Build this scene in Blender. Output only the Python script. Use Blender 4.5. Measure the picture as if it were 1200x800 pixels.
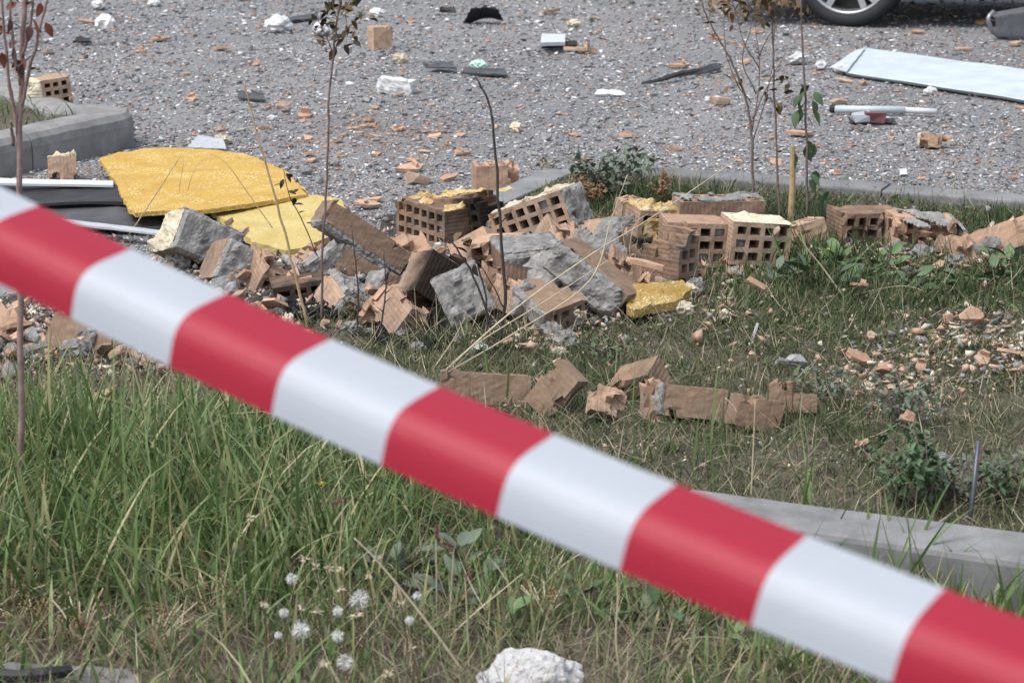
import bpy, bmesh, math, random
import numpy as np
from mathutils import Vector, Matrix, noise, Euler

for o in list(bpy.data.objects):
    bpy.data.objects.remove(o)
SC = bpy.context.scene
COL = SC.collection
rnd = random.Random(7)
rng = np.random.default_rng(7)
R = math.radians

# ------------------------------------------------------------------ camera, sky, sun, exposure
CAM_H = 1.35
F_PX = 2500.0
PITCH = math.atan(640 / F_PX)
cam_d = bpy.data.cameras.new('camera')
cam = bpy.data.objects.new('camera', cam_d)
COL.objects.link(cam)
cam.location = (0, 0, CAM_H)
cam.rotation_euler = (math.pi / 2 - PITCH, 0, 0)
cam_d.sensor_fit = 'HORIZONTAL'
cam_d.sensor_width = 36
cam_d.lens = 75
cam_d.clip_start = 0.05
cam_d.clip_end = 1000
cam_d.dof.use_dof = True
cam_d.dof.focus_distance = 5.6
cam_d.dof.aperture_fstop = 11.5
SC.camera = cam

SUN_EL, SUN_AZ = R(62), R(238)      # azimuth measured clockwise from +Y: the soft sun stands behind the camera's left shoulder
world = bpy.data.worlds.new('World')
SC.world = world
world.use_nodes = True
wn = world.node_tree
for n in list(wn.nodes):
    wn.nodes.remove(n)
sky = wn.nodes.new('ShaderNodeTexSky')
sky.sky_type = 'NISHITA'
sky.sun_disc = False
sky.sun_elevation = SUN_EL
sky.sun_rotation = SUN_AZ
sky.dust_density = 3.0
hs = wn.nodes.new('ShaderNodeHueSaturation')
hs.inputs['Saturation'].default_value = 0.5
bg = wn.nodes.new('ShaderNodeBackground')
bg.inputs['Strength'].default_value = 0.14
wo = wn.nodes.new('ShaderNodeOutputWorld')
wn.links.new(sky.outputs[0], hs.inputs['Color'])
wn.links.new(hs.outputs[0], bg.inputs['Color'])
wn.links.new(bg.outputs[0], wo.inputs['Surface'])
sun_d = bpy.data.lights.new('sun', 'SUN')
sun_d.energy = 1.25
sun_d.angle = R(22)
sun_d.color = (1.0, 0.97, 0.93)
sun = bpy.data.objects.new('sun', sun_d)
COL.objects.link(sun)
sun_dir = Vector((math.sin(SUN_AZ) * math.cos(SUN_EL), math.cos(SUN_AZ) * math.cos(SUN_EL), math.sin(SUN_EL)))
sun.rotation_euler = (-sun_dir).to_track_quat('-Z', 'Y').to_euler()
sun.location = sun_dir * 30
SC.view_settings.view_transform = 'Standard'
SC.view_settings.look = 'None'
SC.view_settings.gamma = 1.0
SC.view_settings.exposure = 0.9
SC.view_settings.use_curve_mapping = False
SC.render.engine = 'CYCLES'
SC.cycles.use_denoising = True
SC.cycles.max_bounces = 6

# ------------------------------------------------------------------ picture <-> place (the photograph measured as 1200 x 800)
FW = Vector((0, math.cos(PITCH), -math.sin(PITCH)))
UP = Vector((0, math.sin(PITCH), math.cos(PITCH)))
RT = Vector((1, 0, 0))
CP = Vector((0, 0, CAM_H))

def ray(px, py):
    return FW + RT * ((px - 600) / F_PX) + UP * (-(py - 400) / F_PX)

def pix(px, py, z=0.0):
    d = ray(px, py)
    return CP + d * ((z - CAM_H) / d.z)

def pixd(px, py, Y):
    d = ray(px, py)
    return CP + d * (Y / d.y)

def to_px(P):                       # numpy (N,3) -> px, py
    P = np.asarray(P, float)
    q = P - np.array([0, 0, CAM_H])
    dep = q @ np.array(FW)
    return 600 + F_PX * q[:, 0] / dep, 400 - F_PX * (q @ np.array(UP)) / dep

# ------------------------------------------------------------------ generic builders
def link(name, mesh, parent=None, loc=None, rot=None, label=None, cat=None, group=None, kind=None):
    o = bpy.data.objects.new(name, mesh)
    COL.objects.link(o)
    if parent is not None:
        o.parent = parent
    if rot is not None:
        o.matrix_local = Matrix.Translation(loc or (0, 0, 0)) @ rot.to_4x4()
    elif loc is not None:
        o.location = loc
    if label: o['label'] = label
    if cat: o['category'] = cat
    if group: o['group'] = group
    if kind: o['kind'] = kind
    return o

def mesh_of(name, verts, faces, mats, mi=None, smooth=False):
    me = bpy.data.meshes.new(name)
    me.from_pydata([tuple(v) for v in verts], [], faces)
    for m in (mats if isinstance(mats, (list, tuple)) else [mats]):
        me.materials.append(m)
    if mi is not None:
        me.polygons.foreach_set('material_index', mi)
    if smooth:
        me.polygons.foreach_set('use_smooth', [True] * len(me.polygons))
    me.update()
    return me

def fast_mesh(name, V, tris=None, quads=None, mat=None, attrs=None, smooth=False):
    me = bpy.data.meshes.new(name)
    V = np.asarray(V, np.float32)
    idx, starts, tot = [], [], 0
    if quads is not None and len(quads):
        idx.append(np.asarray(quads, np.int32).ravel()); starts.append(np.arange(len(quads)) * 4); tot = len(quads) * 4
    if tris is not None and len(tris):
        idx.append(np.asarray(tris, np.int32).ravel()); starts.append(tot + np.arange(len(tris)) * 3)
    idx = np.concatenate(idx); starts = np.concatenate(starts).astype(np.int32)
    me.vertices.add(len(V)); me.vertices.foreach_set('co', V.ravel())
    me.loops.add(len(idx)); me.loops.foreach_set('vertex_index', idx)
    me.polygons.add(len(starts)); me.polygons.foreach_set('loop_start', starts)
    if smooth:
        me.polygons.foreach_set('use_smooth', np.ones(len(starts), bool))
    me.update(calc_edges=True)
    if attrs:
        for k, a in attrs.items():
            at = me.attributes.new(k, 'FLOAT', 'POINT')
            at.data.foreach_set('value', np.asarray(a, np.float32))
    if mat: me.materials.append(mat)
    return me

def tube_geo(pts, radii, n=6, cap=True):
    pts = [Vector(p) for p in pts]
    V, Fc = [], []
    prev = None
    for i, p in enumerate(pts):
        t = (pts[min(i + 1, len(pts) - 1)] - pts[max(i - 1, 0)]).normalized()
        a = prev if prev is not None else (Vector((0, 1, 0)) if abs(t.y) < .8 else Vector((1, 0, 0)))
        u = (a - t * a.dot(t)).normalized(); w = t.cross(u); prev = u
        r = radii[i] if hasattr(radii, '__len__') else radii
        for k in range(n):
            an = 2 * math.pi * k / n
            V.append(p + u * math.cos(an) * r + w * math.sin(an) * r)
    for i in range(len(pts) - 1):
        for k in range(n):
            k2 = (k + 1) % n
            Fc.append((i * n + k, i * n + k2, (i + 1) * n + k2, (i + 1) * n + k))
    if cap:
        Fc.append(tuple(range(n - 1, -1, -1))); Fc.append(tuple(range((len(pts) - 1) * n, len(pts) * n)))
    return V, Fc

def join(geos):
    V, Fc = [], []
    for v, f in geos:
        b = len(V); V += list(v); Fc += [tuple(i + b for i in q) for q in f]
    return V, Fc

def box_geo(x0, x1, y0, y1, z0, z1):
    V = [(x0, y0, z0), (x1, y0, z0), (x1, y1, z0), (x0, y1, z0), (x0, y0, z1), (x1, y0, z1), (x1, y1, z1), (x0, y1, z1)]
    return V, [(0, 3, 2, 1), (4, 5, 6, 7), (0, 1, 5, 4), (1, 2, 6, 5), (2, 3, 7, 6), (3, 0, 4, 7)]

def smooth_path(pts, n=6):          # Catmull-Rom through points
    P = [Vector(p) for p in pts]
    P = [P[0] * 2 - P[1]] + P + [P[-1] * 2 - P[-2]]
    out = []
    for i in range(1, len(P) - 2):
        for k in range(n):
            t = k / n
            a, b, c, d = P[i - 1], P[i], P[i + 1], P[i + 2]
            out.append(.5 * ((2 * b) + (c - a) * t + (2 * a - 5 * b + 4 * c - d) * t * t + (3 * b - a - 3 * c + d) * t ** 3))
    out.append(P[-2])
    return out

# ------------------------------------------------------------------ materials
class NT:
    def __init__(self, name):
        self.m = bpy.data.materials.new(name); self.m.use_nodes = True
        self.t = self.m.node_tree; self.b = self.t.nodes['Principled BSDF']
        self.out = self.t.nodes['Material Output']
    def n(self, typ, **kw):
        x = self.t.nodes.new(typ)
        for k, v in kw.items():
            if k.startswith('i_'):
                x.inputs[k[2:].replace('_', ' ')].default_value = v
            else:
                setattr(x, k, v)
        return x
    def l(self, a, b): self.t.links.new(a, b)
    def coord(self, which='Object'):
        return self.n('ShaderNodeTexCoord').outputs[which]
    def noise(self, scale, detail=4, rough=.6, co=None, dist=0.0):
        x = self.n('ShaderNodeTexNoise'); x.inputs['Scale'].default_value = scale
        x.inputs['Detail'].default_value = detail; x.inputs['Roughness'].default_value = rough
        x.inputs['Distortion'].default_value = dist
        if co is not None: self.l(co, x.inputs['Vector'])
        return x.outputs['Fac']
    def ramp(self, fac, stops, interp='LINEAR'):
        x = self.n('ShaderNodeValToRGB'); x.color_ramp.interpolation = interp
        el = x.color_ramp.elements
        while len(el) > 1: el.remove(el[-1])
        el[0].position = stops[0][0]; el[0].color = c4(stops[0][1])
        for p, c in stops[1:]:
            e = el.new(p); e.color = c4(c)
        self.l(fac, x.inputs['Fac']); return x.outputs['Color']
    def mix(self, fac, a, b, typ='MIX'):
        x = self.n('ShaderNodeMix', data_type='RGBA', blend_type=typ)
        for s, v in ((x.inputs[0], fac), (x.inputs[6], a), (x.inputs[7], b)):
            if isinstance(v, (int, float)): s.default_value = v
            elif isinstance(v, (tuple, list)): s.default_value = c4(v)
            else: self.l(v, s)
        return x.outputs[2]
    def math(self, op, a, b=None, clamp=False):
        x = self.n('ShaderNodeMath', operation=op); x.use_clamp = clamp
        for i, v in enumerate((a, b)):
            if v is None: continue
            if isinstance(v, (int, float)): x.inputs[i].default_value = v
            else: self.l(v, x.inputs[i])
        return x.outputs[0]
    def bump(self, h, strength=.5, dist=.01, chain=None):
        x = self.n('ShaderNodeBump'); x.inputs['Strength'].default_value = strength; x.inputs['Distance'].default_value = dist
        self.l(h, x.inputs['Height'])
        if chain is not None: self.l(chain, x.inputs['Normal'])
        return x.outputs['Normal']
    def fin(self, color=None, rough=.8, normal=None, metal=0.0, spec=.3):
        if color is not None:
            if isinstance(color, (tuple, list)): self.b.inputs['Base Color'].default_value = c4(color)
            else: self.l(color, self.b.inputs['Base Color'])
        self.b.inputs['Roughness'].default_value = rough
        self.b.inputs['Metallic'].default_value = metal
        self.b.inputs['Specular IOR Level'].default_value = spec
        if normal is not None: self.l(normal, self.b.inputs['Normal'])
        return self.m

def c4(c):
    return (c[0], c[1], c[2], 1) if len(c) == 3 else tuple(c)

def m_terracotta(name, a, b, c, dust=.5, soot=None, groove=1.0):
    t = NT(name); co = t.coord()
    rv = t.n('ShaderNodeObjectInfo').outputs['Random']
    n1 = t.noise(14, 5, .65, co); n2 = t.noise(70, 4, .7, co)
    base = t.mix(t.ramp(n1, [(.3, (0, 0, 0)), (.7, (1, 1, 1))]), a, b)
    base = t.mix(t.ramp(rv, [(0, (0, 0, 0)), (1, (.75, .75, .75))]), base, c)
    g = t.ramp(n2, [(.45, (0, 0, 0)), (.9, (.8, .8, .8))])
    base = t.mix(t.math('MULTIPLY', g, dust), base, (.52, .46, .40))
    big = t.ramp(t.noise(6, 3, .5, co), [(.5, (0, 0, 0)), (.72, (1, 1, 1))])
    base = t.mix(t.math('MULTIPLY', big, dust * .8), base, (.40, .37, .34))
    dirt = t.ramp(t.noise(9, 6, .72, t.n('ShaderNodeTexCoord').outputs['Object'], .6), [(.44, (0, 0, 0)), (.66, (1, 1, 1))])
    base = t.mix(t.math('MULTIPLY', dirt, .78), base, (.13, .098, .074))
    sep = t.n('ShaderNodeSeparateXYZ'); t.l(co, sep.inputs[0])
    if soot:
        ax, k, off, lvl = soot
        s = t.math('MULTIPLY', sep.outputs['XYZ'.index(ax)], k)
        s = t.math('ADD', s, off)
        s = t.math('ADD', s, t.math('MULTIPLY', t.math('SUBTRACT', t.noise(16, 4, .6, co), .5), 1.6), clamp=True)
        base = t.mix(t.math('MULTIPLY', s, lvl), base, (.012, .011, .010))
    wx = t.math('SINE', t.math('MULTIPLY', sep.outputs[0], 520)); wz = t.math('SINE', t.math('MULTIPLY', sep.outputs[2], 520))
    sn = t.n('ShaderNodeSeparateXYZ'); t.l(t.n('ShaderNodeTexCoord').outputs['Normal'], sn.inputs[0])
    gr = t.math('MULTIPLY', t.math('ADD', wx, wz), t.math('SUBTRACT', 1.0, t.math('ABSOLUTE', sn.outputs[1]), clamp=True))
    nb = t.bump(gr, .25 * groove, .0015)
    nb = t.bump(n2, .5, .004, nb)
    return t.fin(base, .92, nb, spec=.15)

M = {}
M['brick'] = m_terracotta('terracotta_tan', (.40, .26, .175), (.48, .345, .25), (.31, .19, .125))
M['brick_brown'] = m_terracotta('terracotta_brown', (.225, .15, .10), (.29, .205, .145), (.185, .12, .082), dust=.35, groove=.3)
M['brick_char'] = m_terracotta('terracotta_charred', (.33, .20, .13), (.42, .27, .18), (.27, .16, .10), soot=('X', 7, .45, .96))
M['brick_char2'] = m_terracotta('terracotta_burnt', (.30, .19, .13), (.38, .25, .17), (.24, .15, .10), soot=('Z', -5, .95, .97))
M['brick_char3'] = m_terracotta('terracotta_smoked', (.30, .19, .13), (.40, .27, .19), (.27, .17, .11), soot=('Z', 5, .15, .8))
M['brick_soot'] = m_terracotta('terracotta_sooty', (.32, .20, .133), (.40, .265, .185), (.26, .16, .105), soot=('Z', 4, .2, .92))
M['brick_black'] = m_terracotta('terracotta_black_face', (.36, .235, .16), (.42, .29, .205), (.32, .20, .135), soot=('Z', 14, .55, .93))
M['shard'] = m_terracotta('terracotta_shard', (.50, .315, .215), (.57, .40, .295), (.35, .205, .13), dust=.4, groove=.5)

def m_rough(name, stops, scale=18, bs=.6, bd=.006, rough=.95, fine=120):
    t = NT(name); co = t.coord()
    n1 = t.noise(scale, 6, .65, co); n2 = t.noise(fine, 4, .7, co)
    col = t.ramp(n1, stops)
    rv = t.n('ShaderNodeObjectInfo').outputs['Random']
    col = t.mix(.6, col, t.ramp(rv, [(0, (.72, .72, .72)), (1, (1.12, 1.1, 1.08))]), 'MULTIPLY')
    nb = t.bump(n1, bs, bd * 2); nb = t.bump(n2, bs, bd * .5, nb)
    return t.fin(col, rough, nb, spec=.2)

M['mortar'] = m_rough('grey_mortar', [(.28, (.10, .098, .094)), (.42, (.20, .197, .19)), (.56, (.285, .278, .268)), (.75, (.41, .40, .38))], 26, .9, .006)
M['stone'] = m_rough('grey_rubble', [(.3, (.18, .18, .18)), (.5, (.31, .31, .31)), (.7, (.46, .45, .44))], 30, .8, .005)
M['foam_cream'] = m_rough('cream_foam', [(.3, (.46, .38, .25)), (.5, (.58, .52, .40)), (.7, (.65, .61, .50))], 40)
M['foam_tan'] = m_rough('aged_foam', [(.3, (.34, .20, .07)), (.5, (.55, .40, .19)), (.7, (.68, .60, .42))], 30)
M['foam_white'] = m_rough('white_foam', [(.3, (.46, .47, .48)), (.6, (.66, .66, .66))], 30, .5, .004)
M['plaster'] = m_rough('white_plaster', [(.25, (.36, .355, .35)), (.45, (.68, .678, .675)), (.7, (.78, .777, .775))], 55, 1.0, .006, fine=260)
M['kerb'] = m_rough('kerb_concrete', [(.25, (.11, .111, .113)), (.45, (.175, .178, .182)), (.62, (.215, .218, .222)), (.8, (.26, .26, .26))], 9, .35, .003, .88, 320)
M['kerb_weathered'] = m_rough('kerb_weathered', [(.25, (.17, .168, .163)), (.5, (.26, .256, .25)), (.75, (.36, .355, .345))], 9, .5, .004, .9, 200)
M['ash'] = m_rough('ash', [(.3, (.012, .012, .013)), (.7, (.05, .05, .05))], 30)  # burnt ash; its black also paints the shade in the hollow

def m_asphalt():
    t = NT('asphalt'); co = t.coord()
    n1 = t.noise(1.3, 5, .6, co); n2 = t.noise(140, 3, .7, co); n3 = t.noise(28, 5, .7, co)
    col = t.ramp(n1, [(.3, (.118, .120, .123)), (.7, (.168, .170, .174))])
    col = t.mix(t.ramp(t.noise(.55, 4, .6, co, 1.5), [(.42, (0, 0, 0)), (.66, (.75, .75, .75))]), col, (.215, .21, .205))
    col = t.mix(t.ramp(n2, [(.5, (0, 0, 0)), (.68, (1, 1, 1))]), col, (.30, .30, .305))
    col = t.mix(t.ramp(n3, [(.52, (0, 0, 0)), (.7, (.8, .8, .8))]), col, (.22, .215, .21))
    v = t.n('ShaderNodeTexVoronoi'); v.inputs['Scale'].default_value = 90; t.l(co, v.inputs['Vector'])
    nb = t.bump(v.outputs['Distance'], .6, .004); nb = t.bump(n2, .5, .003, nb)
    return t.fin(col, .85, nb, spec=.3)
M['asphalt'] = m_asphalt()

def m_soil():
    t = NT('soil'); co = t.coord()
    n1 = t.noise(5, 6, .65, co); n2 = t.noise(60, 5, .75, co)
    col = t.ramp(n1, [(.3, (.075, .066, .052)), (.55, (.12, .106, .083)), (.75, (.17, .152, .122))])
    col = t.mix(t.ramp(n2, [(.5, (0, 0, 0)), (.75, (.8, .8, .8))]), col, (.19, .165, .125))
    nb = t.bump(n2, .9, .012)
    return t.fin(col, .95, nb, spec=.1)
M['soil'] = m_soil()
def m_rubble():
    t = NT('rubble_with_shade'); co = t.coord()
    n1 = t.noise(9, 6, .7, co); n2 = t.noise(80, 5, .75, co)
    col = t.ramp(n1, [(.3, (.035, .034, .033)), (.5, (.085, .08, .075)), (.7, (.17, .14, .115))])  # burnt soil, darkened further to paint shade in the gaps between blocks
    nb = t.bump(n2, .9, .015)
    return t.fin(col, .95, nb, spec=.1)
M['rubble'] = m_rubble()

def m_attr(name, stops, rough=.75, trans=.0, interp='LINEAR', spec=.25, bump=None):
    t = NT(name)
    a = t.n('ShaderNodeAttribute'); a.attribute_name = 'tint'
    col = t.ramp(a.outputs['Fac'], stops, interp)
    nb = None
    if bump:
        nb = t.bump(t.noise(bump, 3, .7, t.coord()), .5, .003)
    m = t.fin(col, rough, nb, spec=spec)
    if trans:
        tr = t.n('ShaderNodeBsdfTranslucent'); t.l(col, tr.inputs['Color'])
        mx = t.n('ShaderNodeMixShader'); mx.inputs[0].default_value = trans
        t.l(t.b.outputs[0], mx.inputs[1]); t.l(tr.outputs[0], mx.inputs[2]); t.l(mx.outputs[0], t.out.inputs['Surface'])
    return m

M['grit'] = m_attr('grit', [(0, (.05, .05, .055)), (.12, (.11, .11, .115)), (.34, (.20, .20, .21)), (.54, (.36, .36, .37)), (.70, (.56, .56, .57)), (.80, (.76, .76, .76)), (.895, (.46, .285, .20))], .9, interp='CONSTANT')
M['crumb'] = m_attr('crumb', [(0, (.06, .055, .05)), (.1, (.17, .165, .16)), (.35, (.30, .295, .285)), (.55, (.40, .265, .19)), (.75, (.50, .35, .26)), (.9, (.62, .56, .44))], .95, interp='CONSTANT')
M['grass'] = m_attr('grass_blade', [(0, (.032, .066, .016)), (.25, (.072, .130, .034)), (.5, (.125, .195, .062)), (.7, (.20, .265, .115)), (.8, (.30, .285, .13)), (1, (.50, .43, .27))], .48, .3, spec=.4)
M['dry'] = m_attr('dry_grass', [(0, (.075, .064, .043)), (.3, (.145, .125, .082)), (.6, (.25, .215, .145)), (.85, (.39, .335, .235)), (1, (.52, .46, .34))], .8, .15)
M['bedgrass'] = m_attr('turf_blade', [(0, (.032, .054, .020)), (.3, (.066, .098, .037)), (.55, (.112, .138, .062)), (.72, (.17, .172, .095)), (.88, (.30, .265, .17)), (1, (.43, .38, .265))], .75, .2)

def m_flat(name, col, rough=.6, metal=0., spec=.4, var=.15, scale=20, bs=.2):
    t = NT(name); co = t.coord()
    n = t.noise(scale, 5, .6, co)
    c = t.mix(t.ramp(n, [(.3, (0, 0, 0)), (.7, (1, 1, 1))]), tuple(x * (1 - var) for x in col), tuple(min(1, x * (1 + var)) for x in col))
    return t.fin(c, rough, t.bump(n, bs, .002), metal, spec)
M['bark'] = m_flat('bark', (.17, .125, .11), .8, var=.4, scale=60, bs=.6)
M['bark_red'] = m_flat('bark_reddish', (.25, .17, .155), .75, var=.35, scale=50, bs=.5)
M['twig_dark'] = m_flat('twig_dark', (.05, .042, .04), .8, var=.3, scale=60, bs=.5)
M['straw'] = m_flat('straw', (.46, .39, .27), .7, var=.2, scale=40)
M['stake'] = m_flat('stake_wood', (.42, .30, .17), .8, var=.3, scale=40, bs=.6)
M['leaf_red'] = m_attr('leaf_red', [(0, (.30, .05, .03))], .5) if False else m_flat('leaf_red', (.20, .050, .038), .5, var=.55, scale=9)
M['leaf_maroon'] = m_flat('leaf_maroon', (.10, .045, .040), .55, var=.5, scale=9)
M['leaf_olive'] = m_flat('leaf_olive', (.11, .085, .038), .6, var=.5, scale=12)
M['leaf_brown'] = m_flat('leaf_brown', (.15, .085, .038), .6, var=.5, scale=12)
M['leaf_green'] = m_flat('leaf_green', (.065, .115, .048), .5, var=.4, scale=12)
M['leaf_weed'] = m_flat('leaf_weed', (.10, .175, .065), .5, var=.4, scale=14)
M['leaf_grey'] = m_flat('leaf_greygreen', (.12, .155, .11), .7, var=.3, scale=14)
M['leaf_dark'] = m_flat('leaf_dark', (.030, .026, .022), .6, var=.4, scale=14)
M['seed_brown'] = m_flat('seed_brown', (.21, .13, .065), .8, var=.5, scale=60)
M['fox'] = m_flat('foxtail', (.20, .12, .09), .85, var=.4, scale=200)
M['puff'] = m_flat('seed_fluff', (.62, .62, .60), .9, var=.05)
M['puff_tan'] = m_flat('seed_husk', (.48, .41, .30), .9, var=.2)
M['petal'] = m_flat('petal_yellow', (.75, .50, .02), .6, var=.1)
M['white_plastic'] = m_flat('white_plastic', (.52, .54, .56), .45, var=.05, bs=.05)
M['grey_plastic'] = m_flat('grey_plastic', (.38, .40, .42), .5, var=.1, bs=.05)
M['panel'] = m_flat('panel_white', (.46, .52, .55), .5, var=.13, scale=6, bs=.05)
M['black'] = m_flat('black_rubber', (.022, .022, .024), .65, var=.4, scale=12, bs=.4)
M['bitumen'] = m_flat('dark_sheet', (.055, .056, .060), .6, var=.5, scale=9, bs=.4)
M['steel'] = m_flat('steel', (.10, .105, .12), .45, .6, var=.2)
M['alu'] = m_flat('aluminium', (.26, .27, .28), .4, .7, var=.2)
M['maroon'] = m_flat('maroon_plastic', (.14, .05, .06), .5, var=.4)
M['mint'] = m_flat('mint_foam', (.45, .62, .52), .8, var=.2)
M['paint'] = m_flat('car_paint', (.03, .032, .036), .25, .3, .6, var=.05, bs=.0)
M['glass'] = m_flat('car_glass', (.015, .018, .02), .08, 0, .7, var=.05, bs=.0)
M['tyre'] = m_flat('tyre_rubber', (.020, .021, .024), .7, var=.2, scale=30, bs=.2)
M['rim'] = m_flat('alloy', (.36, .37, .38), .35, .75, var=.1, bs=.05)
M['rim_dark'] = m_flat('brake_dark', (.02, .02, .02), .6, var=.2)

def m_yellow(name, base, dark, speck, cells):
    t = NT(name); co = t.coord()
    n1 = t.noise(7, 4, .6, co); n2 = t.noise(55, 3, .6, co)
    v = t.n('ShaderNodeTexVoronoi'); v.inputs['Scale'].default_value = cells; t.l(co, v.inputs['Vector'])
    col = t.mix(t.ramp(n1, [(.3, (0, 0, 0)), (.7, (1, 1, 1))]), dark, base)
    s = t.math('MULTIPLY', t.ramp(t.noise(150, 2, .5, co), [(.56, (0, 0, 0)), (.62, (1, 1, 1))]), t.ramp(t.noise(10, 4, .6, co), [(.42, (0, 0, 0)), (.58, (1, 1, 1))]))
    col = t.mix(t.math('MULTIPLY', s, speck), col, (.80, .74, .50))
    nb = t.bump(v.outputs['Distance'], .55, .004); nb = t.bump(n2, .35, .004, nb)
    return t.fin(col, .9, nb, spec=.05)
M['yellow'] = m_yellow('insulation_yellow', (.47, .315, .09), (.39, .245, .062), .6, 85)
M['yellow_rough'] = m_yellow('insulation_torn', (.37, .265, .10), (.26, .17, .05), .55, 60)
M['yellow_pale'] = m_yellow('insulation_pale', (.48, .385, .165), (.41, .315, .115), .35, 40)

def m_tape():
    t = NT('barrier_tape_print')
    a = t.n('ShaderNodeAttribute'); a.attribute_name = 'tint'
    # hard printed bands along the tape: u counts bands
    u = t.math('FRACT', t.math('MULTIPLY', a.outputs['Fac'], .5))
    col = t.ramp(u, [(0, (.45, .020, .048)), (.5, (.555, .60, .66))], 'CONSTANT')
    uvn = t.n('ShaderNodeTexCoord').outputs['Object']
    va = t.n('ShaderNodeAttribute'); va.attribute_name = 'across'
    m = t.fin(col, .46, t.bump(t.noise(14, 4, .65, va.outputs['Fac']), .35, .004, t.bump(t.noise(22, 4, .6, uvn, 1.2), .2, .004)), spec=.5)
    tr = t.n('ShaderNodeBsdfTranslucent'); t.l(col, tr.inputs['Color'])
    mx = t.n('ShaderNodeMixShader'); mx.inputs[0].default_value = .38
    t.l(t.b.outputs[0], mx.inputs[1]); t.l(tr.outputs[0], mx.inputs[2]); t.l(mx.outputs[0], t.out.inputs['Surface'])
    return m
M['tape'] = m_tape()

# ------------------------------------------------------------------ ground heights
def gauss_list():
    out = []
    for px, py, h, s in ((430, 345, .10, .26), (540, 335, .10, .22), (640, 340, .07, .22), (270, 335, .07, .22), (720, 335, .05, .18), (90, 405, .07, .30), (560, 262, .05, .2), (1080, 292, .05, .22)):
        p = pix(px, py); out.append((p.x, p.y, h, s))
    return out
GL = gauss_list()
def mound(x, y):
    x = np.asarray(x, float); z = np.zeros_like(x)
    for gx, gy, h, s in GL:
        z = np.maximum(z, h * np.exp(-((x - gx) ** 2 + ((y - gy) * .8) ** 2) / (2 * s * s)))
    return z
KA, KB = pix(959, 623, .12), pix(1200, 656, .12)       # front top edge of the near kerb
KD = (KB - KA); KD.z = 0; KD.normalize()
KN = Vector((-KD.y, KD.x, 0))                          # points away from the camera
def bed_z(x, y):
    x = np.asarray(x, float); y = np.asarray(y, float)
    d = (x - KA.x) * KN.x + (y - KA.y) * KN.y - .07
    w = np.where(x > .1, .05, .5)
    s = np.clip((d + w) / (2 * w), 0, 1); s = s * s * (3 - 2 * s)
    left = np.clip((x + 1.0) / 1.2, .25, 1)
    return .012 + .06 * s * left
def n2(x, y, f, seed=0.0):
    return np.sin(x * f * 1.3 + 1.7 * np.sin(y * f * .9 + seed)) * np.sin(y * f * 1.1 + 1.3 * np.sin(x * f * .7 + seed * 2.1))
def soil_z(x, y):
    return bed_z(x, y) + .010 * n2(np.asarray(x), np.asarray(y), 6) + .006 * n2(np.asarray(x), np.asarray(y), 17, 2.)
SOIL_PX = [(-500, 440), (0, 430), (130, 436), (220, 428), (330, 405), (440, 378), (540, 335), (600, 270), (640, 240), (690, 224)]
c0, c1 = pix(694, 197.5, .1), pix(1033, 222.5, .1); dd = (c1 - c0); far = c0 + dd * 2.8
SOIL = [tuple(pix(a, b).xy) for a, b in SOIL_PX] + [(c0.x, c0.y + .02), (far.x, far.y + .02), (5.5, 1.0), (5.5, .4), (-3.2, .4)]
SX = np.array([p[0] for p in SOIL]); SY = np.array([p[1] for p in SOIL])
def in_poly(x, y, X=SX, Y=SY):
    x = np.asarray(x); y = np.asarray(y); c = np.zeros(x.shape, bool)
    j = len(X) - 1
    for i in range(len(X)):
        k = (Y[i] > y) != (Y[j] > y)
        xi = (X[j] - X[i]) * (y - Y[i]) / (Y[j] - Y[i] + 1e-12) + X[i]
        c ^= k & (x < xi); j = i
    return c
def gz(x, y):
    z = float(np.where(in_poly(np.array(x), np.array(y)), soil_z(np.array(x), np.array(y)), 0.0))
    return max(z, float(mound(x, y)))
def gpt(px, py):
    p = pix(px, py)
    for _ in range(4):
        p = pix(px, py, gz(p.x, p.y))
    return p

# ------------------------------------------------------------------ the setting
# asphalt: one sheet out to the horizon
link('asphalt_ground', mesh_of('asphalt_ground', [(-300, -60, 0), (300, -60, 0), (300, 600, 0), (-300, 600, 0)], [(0, 1, 2, 3)], M['asphalt']), kind='structure',
     label='grey asphalt of the parking area strewn with grit', cat='asphalt')

def height_sheet(name, x0, x1, y0, y1, step, zf, inside, mat, **kw):
    xs = np.arange(x0, x1 + step, step); ys = np.arange(y0, y1 + step, step)
    X, Y = np.meshgrid(xs, ys)
    Z = zf(X, Y)
    ok = inside(X[:-1, :-1] + step / 2, Y[:-1, :-1] + step / 2)
    idx = np.arange(X.size).reshape(X.shape)
    q = np.stack([idx[:-1, :-1], idx[:-1, 1:], idx[1:, 1:], idx[1:, :-1]], -1)[ok]
    V = np.stack([X, Y, Z], -1).reshape(-1, 3)
    used = np.unique(q); rm = np.full(len(V), -1); rm[used] = np.arange(len(used))
    me = fast_mesh(name, V[used], quads=rm[q], mat=mat, smooth=True)
    return link(name, me, **kw)
height_sheet('lawn_soil', -3.3, 5.6, .4, 8.2, .04, soil_z, lambda x, y: in_poly(x, y), M['soil'], kind='structure', label='brown soil of the lawn and planting bed under the grass', cat='soil')
height_sheet('rubble_ground', -2.0, 2.6, 3.6, 8.4, .035, lambda x, y: mound(x, y) + .012 * n2(x, y, 22) * (mound(x, y) > .02) - .012, lambda x, y: mound(x, y) > .014, M['rubble'], kind='structure',
             label='dusty heap of crushed mortar and brick, coloured dark for shaded gaps under the blocks', cat='rubble')

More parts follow.
